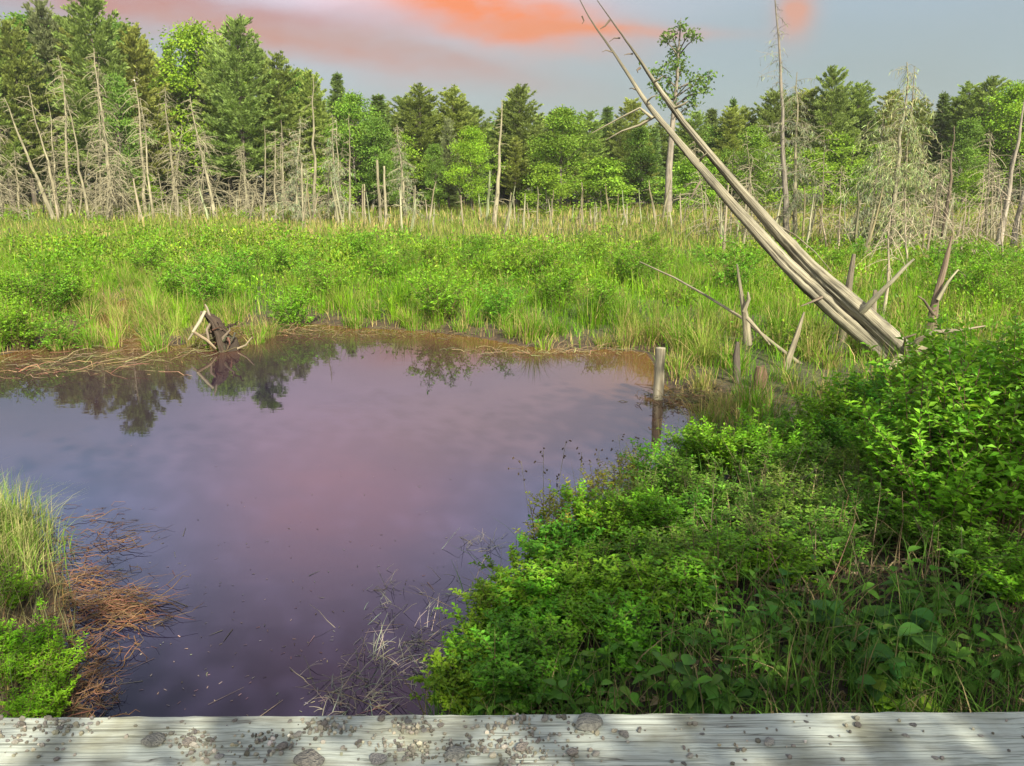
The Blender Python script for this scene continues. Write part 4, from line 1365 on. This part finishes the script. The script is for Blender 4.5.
U = set()
msh = [make_shrub(1.0, 0.62, 26, 0.075, 600 + i, c, per=22, low=0.15, name='marsh_shrub') for i, c in enumerate(((0.145, 0.310, 0.018), (0.12, 0.28, 0.02), (0.165, 0.32, 0.018)))]
spots = [(20, 300), (45, 296), (75, 290), (12, 322), (60, 318), (150, 262), (175, 285), (238, 268), (262, 255), (285, 262), (312, 272), (330, 285), (290, 300), (210, 290), (380, 270), (360, 255), (405, 262), (430, 258), (478, 250), (470, 262),
         (510, 268), (540, 270), (572, 258), (595, 252), (618, 268), (640, 272), (655, 262), (560, 290), (500, 300), (440, 300), (600, 300), (700, 255), (720, 262), (745, 258), (730, 280), (590, 240), (650, 240), (935, 262), (960, 262), (990, 258), (1012, 268), (975, 290), (1005, 300), (950, 285), (1020, 285), (830, 262), (860, 250)]
for i, (px, py) in enumerate(spots):
    g_ = gnd(px, py + 14, 0.25)
    s = random.uniform(0.9, 1.35)
    if px > 900: wh = 'right of the leaning trunks'
    elif px > 690: wh = 'just behind the leaning trunks'
    elif px > 470: wh = 'in the middle of the marsh'
    elif px > 190: wh = 'beyond the far pond shore'
    else: wh = 'by the muddy inlet at left'
    place(msh[i % 3], U, g_.x, g_.y, float(land_z(g_.x, g_.y)) - .05, s, f'low bright green shrub {wh}', 'shrub', f'marsh shrubs {wh}')

# ------------------------------------------------------------------ right bank
BG = (0.115, 0.290, 0.016)
sh = [make_shrub(1.15, 0.58, 34, 0.086, 700 + i, c, per=30, low=0.30, aspect=0.54) for i, c in enumerate((BG, (0.150, 0.320, 0.016), (0.085, 0.235, 0.020), (0.165, 0.310, 0.020)))]
shl = [make_shrub(1.25, 0.5, 22, 0.080, 710 + i, c, per=24, aspect=0.54, low=0.4) for i, c in enumerate(((0.115, 0.29, 0.018), (0.15, 0.33, 0.018)))]
leg = [make_shrub(1.25, 0.5, 30, 0.08, 740 + i, c, per=20, low=0.58, aspect=.5, rnd=.3, stemcol=(0.17, 0.125, 0.085)) for i, c in enumerate(((0.10, 0.25, 0.02), (0.14, 0.28, 0.03)))]
oli = [make_shrub(1.15, 0.5, 30, 0.06, 750 + i, c, per=34, low=0.4, aspect=.34, rnd=.3, stemcol=(0.19, 0.15, 0.10)) for i, c in enumerate(((0.13, 0.21, 0.035), (0.16, 0.25, 0.03)))]
sho = [make_shrub(0.8, 0.32, 14, 0.045, 720, (0.26, 0.28, 0.03), per=24, low=0.3)]
U = set()
# (px, py of the shrub's top, depth Y, proto list, label)
bank = [
    (700, 428, 6.3, sh, 'rounded shrub at the water edge below the wooden post'), (735, 420, 6.0, sh, 'bright shrub right of the one below the post'), (775, 415, 6.3, sh, None), (815, 405, 6.6, sh, None), (850, 392, 6.9, sh, None),
    (880, 372, 7.0, sh, 'shrub crowding the foot of the leaning trunks'), (915, 364, 7.2, sh, None), (955, 358, 6.8, sh, None), (990, 345, 6.4, sh, 'tallest shrub at the right edge of the bank'), (1022, 338, 6.0, sh, None), (1060, 340, 6.2, sh, None), (1100, 335, 6.0, sh, None),
    (660, 445, 5.6, shl, None), (690, 455, 5.3, leg, None), (770, 450, 5.4, leg, None), (830, 440, 5.7, leg, None), (880, 420, 5.8, sh, None), (925, 400, 5.8, sh, None), (965, 395, 5.5, shl, None), (1005, 395, 5.2, shl, 'broad leaved shrub against the right photo edge'), (1045, 400, 5.2, shl, None),
    (600, 492, 5.0, sh, None), (570, 520, 4.7, sh, None), (620, 500, 4.8, shl, None), (655, 490, 4.8, sh, None), (530, 560, 4.4, sh, None), (560, 565, 4.3, shl, None), (505, 590, 4.1, sh, 'small shrub dipping into the dark water in front'), (545, 590, 4.0, sh, None), (485, 625, 3.8, sh, None),
    (520, 625, 3.7, sh, None), (590, 560, 4.2, sh, None), (560, 640, 3.5, shl, None), (950, 455, 4.7, shl, None), (990, 470, 4.5, shl, None), (1030, 460, 4.5, shl, None), (1075, 455, 4.6, shl, None), (900, 480, 4.9, leg, None), (640, 540, 4.3, leg, None),
    (468, 655, 3.6, sh, None), (700, 500, 4.7, leg, None), (1000, 540, 3.9, leg, None), (1045, 540, 3.9, leg, None), (600, 600, 3.8, shl, None),
 (860, 505, 4.6, leg, None), (720, 530, 4.4, leg, None), (930, 520, 4.3, leg, None), (960, 540, 4.1, leg, None),
    (905, 398, 5.1, shl, None), (945, 365, 4.9, shl, None), (988, 352, 4.7, shl, 'tall broad leaved shrub second from the right photo edge'), (1028, 345, 4.6, shl, None), (1065, 345, 4.6, shl, None), (960, 410, 4.3, shl, None), (1015, 400, 4.2, shl, None),
    (745, 478, 5.0, leg, None), (790, 470, 5.2, oli, None), (835, 480, 5.0, leg, None), (760, 505, 4.6, oli, None), (800, 500, 4.7, leg, None), (850, 520, 4.5, oli, None), (890, 505, 4.6, leg, None), (715, 475, 5.1, oli, None), (825, 545, 4.2, leg, None), (775, 545, 4.2, oli, None), (700, 560, 4.0, oli, None), (640, 470, 5.2, oli, None), (865, 445, 5.5, oli, None), (585, 545, 4.4, oli, None),
    (680, 540, 4.2, leg, None), (730, 570, 4.0, shl, None), (650, 585, 3.9, sh, None), (690, 590, 3.8, shl, None), (910, 430, 5.2, sh, None), (940, 420, 5.3, sh, None), (985, 425, 5.0, sh, None), (1030, 415, 5.1, sh, None), (870, 385, 6.4, sh, None), (900, 378, 6.5, sh, None), (940, 372, 6.3, sh, None), (1000, 368, 5.9, sh, None), (790, 425, 5.9, sh, None), (845, 415, 6.2, sh, None),
    (1020, 560, 3.7, shl, None), (630, 640, 3.5, shl, None), (780, 575, 4.0, shl, None), (520, 660, 3.4, sh, None),
]
for i, (px, py, Y, pl, lb) in enumerate(bank):
    p = at(px, py, Y)
    z = float(land_z(p.x, Y)) - 0.03
    h = max(0.35, p.z - z)
    pr = pl[i % len(pl)]
    s = h / (1.0 if pl is sh else 1.1)
    wh = 'in the dense right bank thicket' if px > 800 else 'on the bank beside the pond' if py < 560 else 'on the near bank close to the kerb'
    o = place(pr, U, p.x, Y, max(z, -0.1), s, lb or f"{'broad leaved bright' if pl is shl else 'leggy bare stemmed' if pl is leg else 'narrow leaved olive' if pl is oli else 'fine leaved'} green shrub {wh}", 'shrub', f"{'broad leaved' if pl is shl else 'leggy' if pl is leg else 'olive' if pl is oli else 'fine leaved'} shrubs {wh}", tilt=.06)
    o.scale = (max(s, .55), max(s, .55), s)
for i, (px, py, Y) in enumerate(((645, 442, 6.1), (600, 455, 5.5), (622, 448, 5.8), (550, 492, 4.9), (572, 480, 5.1))):
    p = at(px, py, Y); z = float(land_z(p.x, Y))
    place(sho[0], U, p.x, Y, max(z, -.1), max(.4, (p.z - z) / .75), 'yellow olive sprig at the water edge of the bank', 'shrub', 'yellow olive sprigs by the water')

# understory of the right bank: grass, dead stalks, broad leaved herbs
mb = MB()
r = np.random.default_rng(95)
x, y = scatter(15000, -0.9, 8.5, 2.2, 8.5, r)
xe, ye = scatter(7500, -0.6, 3.4, 2.15, 3.4, r)
x = np.concatenate([x, xe]); y = np.concatenate([y, ye])
sd = pool_sd(x, y)
fn = fbm(x, y, 31, 2.4)
k = (sd > -0.05) & (r.random(len(x)) < 0.55 + 0.4 * fn) & (y - 2.05 > 0.12)
x, y, fn = x[k], y[k], fn[k]
m = len(x)
kk = r.random(m)
col = np.where((kk < .20)[:, None], np.array((0.22, 0.18, 0.09)), np.where((kk < .5)[:, None], np.array((0.08, 0.15, 0.025)), np.array((0.06, 0.145, 0.018)))) * np.exp(r.normal(0, .2, (m, 1)))
h = r.uniform(.14, .55, m) * np.where(y < 3.2, .8, 1.1)
blades(mb, np.stack([x, y, land_z(x, y) - .02], -1), h, r.uniform(.004, .011, m), np.abs(r.normal(.5, .4, m)), r.random(m) * 6.28, col, 4)
tag(mb.build('bank_grass', M_GRASS), 'arching green and dry grass under the right bank shrubs', 'grass', kind='stuff')

mb = MB()
r = np.random.default_rng(196)
n = 5200
x = r.uniform(-.7, 4.6, n); y = r.uniform(2.1, 5.2, n)
k = pool_sd(x, y) > 0.02
x, y = x[k], y[k]; n = len(x)
az = r.random(n) * 6.28
lc = np.where((r.random(n) < .6)[:, None], np.array((0.17, 0.12, 0.07)), np.array((0.26, 0.21, 0.13))) * np.exp(r.normal(0, .3, (n, 1)))
ll_ = r.uniform(.03, .075, n); thin_ = r.random(n) < .5
leaves(mb, np.stack([x, y, land_z(x, y) + r.uniform(.004, .03, n)], -1), np.stack([np.cos(az), np.sin(az), r.normal(0, .15, n)], -1), np.where(thin_, ll_ * 3, ll_), np.where(thin_, .004, ll_ * .5), lc, .2, r=r)
tag(mb.build('leaf_litter', M_DEADGRASS), 'brown dead leaves and straw lying on the right bank', 'leaf litter', kind='stuff')
mb = MB()
r = np.random.default_rng(96)
for k in range(300):
    px = r.normal(800, 80) if k % 3 else r.uniform(860, 1040); py = r.uniform(470, 640)
    g_ = gnd(px, py, .45)
    z = float(land_z(g_.x, g_.y))
    if float(pool_sd(g_.x, g_.y)) < 0.1: continue
    a = r.random() * 6.28
    L = r.uniform(.2, .65)
    lean_ = r.uniform(.1, 1.0)
    d = nrm(np.array([[math.cos(a) * lean_, math.sin(a) * lean_, .8]]))[0]
    tube(mb, limb((g_.x, g_.y, z), d, L, 5, -.25 * lean_, .05, r), np.linspace(.0035, .0015, 5), vary((0.13, 0.10, 0.065), 1, .25, r)[0], 3, cap=False)
tag(mb.build('dead_stalks', M_TWIG), 'thin brown dead stalks tangled beneath the bank shrubs', 'dead stalks', kind='stuff')


def make_herb(seed, nl, leaf, h, col, aspect=.75, name='broadleaf_herb'):
    r = np.random.default_rng(seed)
    sb, fb = MB(), MB()
    for k in range(nl):
        a = r.random() * 6.28
        L = h * r.uniform(.5, 1.1)
        d = np.array([math.cos(a) * .55, math.sin(a) * .55, .85])
        p = limb((0, 0, 0), d, L, 5, -.1, .05, r)
        tube(sb, p, np.linspace(.0035, .002, 5), (0.10, 0.14, 0.04), 4, cap=False)
        for j in range(3):
            q_ = p[-1 - j]
            dd = np.array([math.cos(a + (j - 1) * 1.5), math.sin(a + (j - 1) * 1.5), .1 + r.normal(0, .2)])
            # a leaf blade of several faces with an ovate outline, folded and drooping
            ll = leaf * r.uniform(.6, 1.15)
            s = np.linspace(0, 1, 7)
            wdt = ll * aspect * np.sin(np.pi * s ** .75) ** .8 * .5
            dd = nrm(dd[None])[0]
            sv = nrm(np.cross(dd, (0, 0, 1))[None])[0]
            mid_ = q_[None] + dd[None] * (s * ll)[:, None] + np.array([0, 0, -1])[None] * (s ** 2 * ll * .25)[:, None]
            lft = mid_ + sv[None] * wdt[:, None] + np.array([0, 0, 1])[None] * (wdt * .35)[:, None]
            rgt = mid_ - sv[None] * wdt[:, None] + np.array([0, 0, 1])[None] * (wdt * .35)[:, None]
            v = np.stack([lft, mid_, rgt], 1).reshape(-1, 3)
            i = np.arange(6)[:, None] * 3
            f = np.concatenate([i + [0, 1, 4, 3], i + [1, 2, 5, 4]])
            fb.add(v, f, vary(col, 1, .15, r)[0])
    root = empty(name)
    sb.build('stems', M_TWIG, root)
    fb.build('leaves', M_SHRUB, root, True)
    return root


hb = [make_herb(800, 7, .13, .35, (0.06, 0.16, 0.03)), make_herb(801, 9, .09, .32, (0.085, 0.20, 0.025), .5), make_herb(802, 5, .12, .2, (0.15, 0.27, 0.022), .85)]
U = set()
herbs = [(820, 660, 0), (850, 645, 0), (885, 670, 0), (905, 655, 0), (930, 680, 0), (870, 690, 0), (955, 690, 1), (985, 670, 1), (1010, 690, 1), (1000, 640, 1), (760, 650, 1), (730, 670, 1), (700, 640, 1), (660, 670, 1), (790, 690, 1), (640, 620, 1), (670, 600, 1), (840, 610, 1), (770, 600, 1),
         (600, 690, 1), (580, 660, 1), (540, 690, 1), (895, 708, 2), (480, 695, 1), (720, 610, 1), (805, 625, 0), (750, 700, 0), (690, 690, 1), (1040, 660, 0)]
hr = np.random.default_rng(77)
herbs += [(hr.uniform(450, 1030), hr.uniform(610, 705), int(hr.random() < .8)) for _ in range(42)]
for i, (px, py, k) in enumerate(herbs):
    g_ = gnd(px, py + 18, .45)
    y_ = max(g_.y, 2.35)
    x_ = xat(px, y_, .5)
    z = float(land_z(x_, y_))
    wh = 'left of the shaded bare patch' if px < 800 else 'near the right end of the kerb'
    lb = {0: f'round leaved dark herb {wh}', 1: f'narrow leaved green herb {wh}', 2: 'yellow green young plant peeking over the kerb'}[k]
    place(hb[k], U, x_, y_, z, random.uniform(.45, 1.1), lb, 'herb', {0: f'round leaved herbs {wh}', 1: f'narrow leaved herbs {wh}', 2: None}[k])

# ------------------------------------------------------------------ left bank
mb = MB()
r = np.random.default_rng(97)
n = 1800
px = r.normal(5, 26, n); py = r.normal(545, 28, n)
pos = np.array([gnd(a, b_) for a, b_ in zip(px, py)])
k = pool_sd(pos[:, 0], pos[:, 1]) > -0.15
pos = pos[k]; n = len(pos)
pos[:, 2] = np.maximum(land_z(pos[:, 0], pos[:, 1]), -.03)
kk = r.random(n)
col = np.where((kk < .35)[:, None], np.array((0.40, 0.37, 0.16)), np.where((kk < .7)[:, None], np.array((0.22, 0.28, 0.07)), np.array((0.15, 0.28, 0.03)))) * np.exp(r.normal(0, .18, (n, 1)))
blades(mb, pos, r.uniform(.15, .5, n), r.uniform(.003, .008, n), np.abs(r.normal(.45, .35, n)), r.normal(0.1, 1.3, n), col, 4)
n = 900
px = r.uniform(-40, 75, n); py = r.uniform(590, 730, n)
pos = np.array([gnd(a, b_) for a, b_ in zip(px, py)])
k = pool_sd(pos[:, 0], pos[:, 1]) > -0.1
pos = pos[k]; n = len(pos)
pos[:, 2] = np.maximum(land_z(pos[:, 0], pos[:, 1]), -.03)
blades(mb, pos, r.uniform(.1, .35, n), r.uniform(.003, .007, n), np.abs(r.normal(.5, .35, n)), r.normal(0.1, 1.5, n), vary((0.17, 0.15, 0.07), n, .3, r), 4)
tag(mb.build('tussock_grass', M_GRASS), 'pale arching tussock grass on the left bank', 'grass', kind='stuff')
ls = [make_shrub(.55, .32, 24, .05, 730 + i, (0.16, 0.36, 0.014), per=24, low=.3, aspect=.36) for i in range(2)]
U = set()
for i, (px, py, Y) in enumerate(((20, 615, 3.95), (40, 640, 3.75), (5, 650, 3.7), (-25, 640, 3.8), (15, 690, 3.3), (45, 675, 3.5), (10, 575, 4.5), (-20, 590, 4.4), (-60, 640, 3.8))):
    p = at(px, py, Y); z = float(land_z(p.x, Y))
    place(ls[i % 2], U, p.x, Y, max(z, 0) - .02, min(1.1, max(.55, (p.z - z) / .5)), 'sunlit lime green shrub on the left bank', 'shrub', 'lime green shrubs on the left bank')

# ------------------------------------------------------------------ things in the water
def mat_of_stems(regions, r, wid=(.0015, .004)):
    mb = MB()
    for (cx, cy, sx, sy, n, az0, azs, L0, L1, c, zz) in regions:
        px = r.normal(cx, sx, n); py = r.normal(cy, sy, n)
        for a, b_ in zip(px, py):
            g_ = gnd(a, b_)
            az = r.normal(az0, azs)
            L = r.uniform(L0, L1)
            d = np.array([math.cos(az), math.sin(az), r.uniform(0, .05)])
            p = limb((g_.x, g_.y, r.uniform(-.006, zz)), d, L, 6, r.normal(0, .03), .45, r)
            wq = r.uniform(*wid) * (1 + g_.y / 8)
            tube(mb, p, [wq, wq, wq, wq * .9, wq * .7, wq * .4], vary(c, 1, .25, r)[0], 3, cap=False)
    return mb


r = np.random.default_rng(98)
RU = np.array((0.20, 0.115, 0.065))
RD = np.array((0.15, 0.085, 0.045))
o = mat_of_stems([(105, 606, 17, 8, 190, -.15, .3, .12, .4, RU * .75, .04), (75, 595, 16, 18, 160, .2, .6, .1, .3, RD, .08), (92, 690, 9, 16, 90, .3, 1.4, .05, .18, RU, .07), (72, 665, 18, 28, 220, 0, 1.4, .1, .3, RD * .8, .06),
                  (85, 545, 26, 16, 110, .1, .5, .1, .4, RD, .02), (125, 615, 16, 16, 90, -.1, .6, .1, .3, RD * 1.1, .01)], r, (.0008, .0022)).build('dead_reed_mat', M_DEADGRASS)
tag(o, 'rusty brown mat of dead reeds floating off the left bank', 'dead reeds', kind='stuff')
T1, T2 = np.array((0.17, 0.14, 0.07)), np.array((0.13, 0.105, 0.05))
o = mat_of_stems([(60, 363, 60, 6, 80, .1, .5, .2, .8, T1, .03), (110, 345, 40, 9, 90, 0, .7, .2, .7, T2, .05), (20, 373, 45, 3, 40, .05, .3, .3, .9, np.array((0.20, 0.125, 0.08)), .012),
                  (170, 352, 25, 5, 60, 0, .8, .2, .6, T1, .03), (265, 332, 40, 3, 220, 0, 1.4, .1, .4, T2, .08), (420, 334, 90, 3, 260, 0, 1.4, .1, .3, T2, .08), (560, 352, 50, 2.5, 150, 0, .8, .15, .45, T1, .03),
                  (700, 400, 25, 5, 300, 0, 1.4, .1, .35, T2, .1), (780, 402, 40, 7, 420, 0, 1.4, .1, .35, T2, .12)], r, (.0012, .0028)).build('floating_dead_sedge', M_DEADGRASS)
tag(o, 'tan dead sedge floating along the far and left pond edge', 'dead sedge', kind='stuff')
mb = MB()
for (cx, cy, sx, sy, n, L0, L1) in ((385, 672, 24, 24, 150, .08, .28), (345, 700, 20, 12, 70, .08, .25), (430, 650, 12, 20, 80, .1, .3), (480, 545, 14, 5, 34, .1, .28), (470, 590, 14, 8, 40, .1, .25), (385, 605, 14, 14, 40, .08, .2)):
    for a, b_ in zip(r.normal(cx, sx, n), r.normal(cy, sy, n)):
        if b_ > 722: continue
        g_ = gnd(a, b_)
        az = r.random() * 6.28
        d = np.array([math.cos(az) * .7, math.sin(az) * .7, r.uniform(.15, .9)])
        tube(mb, limb((g_.x, g_.y, -.01), d, r.uniform(L0, L1), 4, -.2, .1, r), [.002, .002, .0015, .001], vary((0.27, 0.26, 0.20), 1, .2, r)[0], 3, cap=False)
tag(mb.build('dead_water_weed', M_DEADGRASS), 'pale tangled dead weed standing in the water before the bank', 'dead weed', kind='stuff')
mb = MB()
n = 300
for a, b_ in zip(r.uniform(90, 460, n), 440 + 275 * np.sqrt(r.random(n))):
    g_ = gnd(a, b_, .003)
    if float(pool_sd(g_.x, g_.y)) > -.1: continue
    az = r.random() * 6.28
    L = r.uniform(.004, .014) if r.random() < .9 else r.uniform(.04, .12)
    wv = r.uniform(.002, .004)
    d = np.array([math.cos(az), math.sin(az), 0]); sd_ = np.array([-d[1], d[0], 0])
    c = np.array(g_)
    mb.add([c - d * L - sd_ * wv, c + d * L - sd_ * wv * .6, c + d * L * 1.1 + sd_ * wv * .4 + np.array([0, 0, .001]), c - d * L + sd_ * wv], [[0, 1, 2, 3]], vary((0.20, 0.16, 0.13), 1, .3, r)[0])
tag(mb.build('floating_debris', M_DEADGRASS), 'small pale bits of leaf and straw floating on the pond', 'debris', kind='stuff')
# dark seed heads of sedge rising from the water by the bank
mbm = []
for i in range(3):
    rr = np.random.default_rng(900 + i)
    b = MB()
    p = limb((0, 0, -.05), np.array([rr.normal(0, .12), rr.normal(0, .12), 1.0]), 1.0, 6, 0, .03, rr)
    tube(b, p, np.linspace(.0022, .0012, 6), (0.16, 0.15, 0.06), 4)
    for k in range(6):
        q_ = p[-1] + rr.normal(0, .05, 3) - np.array([0, 0, .03 * k])
        st_ = p[-1] - np.array([0, 0, .03 * k])
        q_ = st_ + np.array([rr.normal(0, .03), rr.normal(0, .03), rr.uniform(0, .03)])
        tube(b, [st_, q_], [.0008, .0008], (0.10, 0.08, 0.04), 3)
        e_ = nrm(rr.normal(0, .5, (1, 3)) + np.array([0, 0, .6]))[0]
        tube(b, [q_ - e_ * .012, q_ - e_ * .006, q_ + e_ * .006, q_ + e_ * .012], [.002, .006, .006, .002], (0.07, 0.05, 0.035), 5)
    mbm.append(b.mesh('bulrush', M_TWIG))
for i, (px, py, Y, h) in enumerate(((545, 440, 5.3, .95), (552, 432, 5.6, .9), (602, 443, 5.6, .9), (632, 430, 6.0, .8), (642, 428, 6.0, .8), (560, 470, 5.2, .8), (668, 418, 6.4, .9), (540, 455, 5.1, .85), (690, 410, 6.6, .9), (575, 452, 5.4, .8))):
    p = at(px, py, Y)
    o = bpy.data.objects.new('bulrush', mbm[i % 3]); C.objects.link(o)
    o.location = (p.x, Y, 0 if p.z > .2 else 0); o.scale = (1, 1, max(.3, p.z))
    o.rotation_euler = (0, 0, i * 1.7)
    tag(o, 'thin rush with dark seed heads in front of the bank', 'rush', 'dark headed rushes by the bank')

# ------------------------------------------------------------------ gravel on the kerb
def rock_mesh(seed, flat=.55, ang=.25):
    import bmesh
    r = np.random.default_rng(seed)
    bm = bmesh.new()
    bmesh.ops.create_icosphere(bm, subdivisions=3, radius=.5)
    planes = [(rdirs(r, 1)[0], r.uniform(.26, .42)) for _ in range(9)]
    for v in bm.verts:
        c = np.array(v.co)
        for nn, dd in planes:
            e = c @ nn - dd
            if e > 0: c = c - nn * e * .9
        c = c * (1 + .05 * math.sin(c[0] * 9 + seed) * math.cos(c[1] * 8))
        c[2] *= flat
        v.co = c
    vs = np.array([v.co[:] for v in bm.verts]); fs = np.array([[v.index for v in f.verts] for f in bm.faces])
    bm.free()
    b = MB()
    vs[:, 2] -= vs[:, 2].min()
    b.add(vs, fs, vary((0.21, 0.205, 0.185), 1, .15, r)[0])
    return b.mesh('stone', M_STONE, True)


rocks = [rock_mesh(40 + i, f_) for i, f_ in enumerate((.35, .6, .55, .45, .7, .3))]
stones = [(310, 762, 30, 0, 'large flat grey stone half out of the bottom of the photo'), (153, 742, 24, 3, 'rough low grey stone on the left of the kerb'), (190, 744, 15, 1, 'round grey stone beside the rough low one'), (298, 736, 11, 4, 'dark upright stone above the large flat one'),
          (283, 748, 13, 1, 'dark stone left of the large flat one'), (219, 757, 9, 2, None), (258, 741, 7, 2, None), (382, 720, 11, 1, 'tan stone at the far edge of the kerb'), (378, 760, 17, 2, 'grey stone at the left of the gravel cluster'), (454, 756, 22, 3, 'broad stone right of the gravel cluster'),
          (587, 726, 32, 3, 'largest angular stone on the kerb'), (545, 720, 10, 4, 'small upright stone left of the largest angular one'), (624, 735, 13, 0, 'flat stone right of the largest angular one'), (573, 754, 14, 1, None), (596, 755, 9, 4, None), (769, 744, 13, 4, 'lone grey stone beside the knot in the timber'), (522, 750, 15, 1, None),
          (858, 726, 9, 1, None), (906, 736, 8, 0, None), (831, 737, 6, 0, None), (981, 736, 5, 2, None), (913, 725, 7, 2, None), (640, 729, 5, 1, None), (702, 734, 5, 2, None), (935, 758, 6, 2, None), (788, 756, 5, 2, None), (690, 757, 8, 4, None), (672, 762, 5, 1, None), (684, 764, 6, 0, None), (325, 725, 9, 1, None), (340, 728, 7, 2, None),
          (318, 730, 6, 1, None), (408, 722, 8, 2, None), (441, 726, 8, 1, None), (424, 731, 6, 2, None), (495, 727, 6, 4, None), (500, 742, 7, 1, None), (512, 762, 8, 0, None), (126, 737, 5, 2, None), (182, 722, 5, 1, None), (235, 721, 6, 1, None), (90, 724, 6, 2, None), (290, 722, 6, 4, None), (60, 728, 8, 0, None), (57, 760, 7, 1, None), (270, 752, 6, 2, None),
          (843, 760, 5, 1, None), (738, 751, 6, 1, None), (745, 760, 4, 2, None), (806, 722, 5, 2, None), (538, 742, 6, 1, None), (485, 752, 7, 4, None), (470, 738, 5, 2, None), (360, 742, 6, 1, None), (400, 750, 7, 2, None)]
for i, (px, py, sz, mk, lb) in enumerate(stones):
    p = on_kerb(px, py)
    o = bpy.data.objects.new('stone', rocks[mk]); C.objects.link(o)
    s = sz / 320
    o.location = (p.x, p.y, KZ - .001)
    o.scale = (s, s * random.uniform(.75, 1.0), s * random.uniform(.55, .8))
    o.rotation_euler = (0, 0, random.uniform(-.5, .5))
    wh = 'left third' if px < 340 else 'middle' if px < 640 else 'right third'
    tag(o, lb or f'small grey pebble lying on the {wh} of the kerb timber', 'stone', f'small pebbles on the {wh} of the kerb')
import bmesh as _b
bm = _b.new(); _b.ops.create_icosphere(bm, subdivisions=1, radius=.5)
iv = np.array([v.co[:] for v in bm.verts]); fi = np.array([[v.index for v in f.verts] for f in bm.faces]); bm.free()
mb = MB()
r = np.random.default_rng(99)
for (cx, cy, sx, sy, n) in ((326, 727, 12, 5, 90), (415, 727, 14, 6, 70), (430, 752, 26, 6, 100), (395, 745, 20, 8, 50), (505, 735, 26, 14, 90), (525, 755, 28, 9, 80), (205, 752, 20, 8, 70), (185, 740, 16, 5, 60), (275, 742, 22, 10, 70), (60, 725, 20, 6, 60), (20, 738, 20, 10, 60), (560, 735, 30, 14, 60), (512, 740, 330, 16, 110), (690, 740, 60, 12, 20)):
    for a, b_ in zip(r.normal(cx, sx, n), r.normal(cy, sy, n)):
        p = on_kerb(a, b_)
        edge = gnd(a, 716.5 - 6.0 * a / 1024, KZ).y
        if p.y > edge - .012 or p.y < edge - .32: continue
        s = r.uniform(.0025, .0075) * (1.5 if r.random() < .12 else 1)
        sc = s * 2 * r.uniform(.6, 1.2, 3)
        mb.add(iv * sc * np.exp(r.normal(0, .12, (len(iv), 1))) + np.array(p) + np.array([0, 0, sc[2] * .3]), fi, np.array((0.21, 0.195, 0.165)) * math.exp(r.normal(0, .4)) * (1, 1 + r.normal(0, .03), 1 + r.normal(0, .07)))
tag(mb.build('gravel', M_STONE), 'fine sandy gravel scattered over the kerb timber', 'gravel', kind='stuff')

# ------------------------------------------------------------------ the soft summer air between the bridge and the forest
hm, ht = new_mat('summer_haze')
pv = N(ht, 'ShaderNodeVolumePrincipled')
pv.inputs['Color'].default_value = (0.95, 0.97, 0.93, 1)
pv.inputs['Density'].default_value = 0.0004
pv.inputs['Anisotropy'].default_value = 0.2
ho = N(ht, 'ShaderNodeOutputMaterial')
ht.links.new(pv.outputs[0], ho.inputs[1])
mb = MB()
hx0, hx1, hy0, hy1, hz0, hz1 = -1000, 1000, -400, 1600, -2.0, 24.0
vv = [(x, y, z) for z in (hz0, hz1) for y in (hy0, hy1) for x in (hx0, hx1)]
mb.add(vv, [[0, 2, 3, 1], [4, 5, 7, 6], [0, 1, 5, 4], [2, 6, 7, 3], [0, 4, 6, 2], [1, 3, 7, 5]], (1, 1, 1))
tag(mb.build('haze', hm), 'thin pale summer air over the marsh', 'haze', kind='stuff')
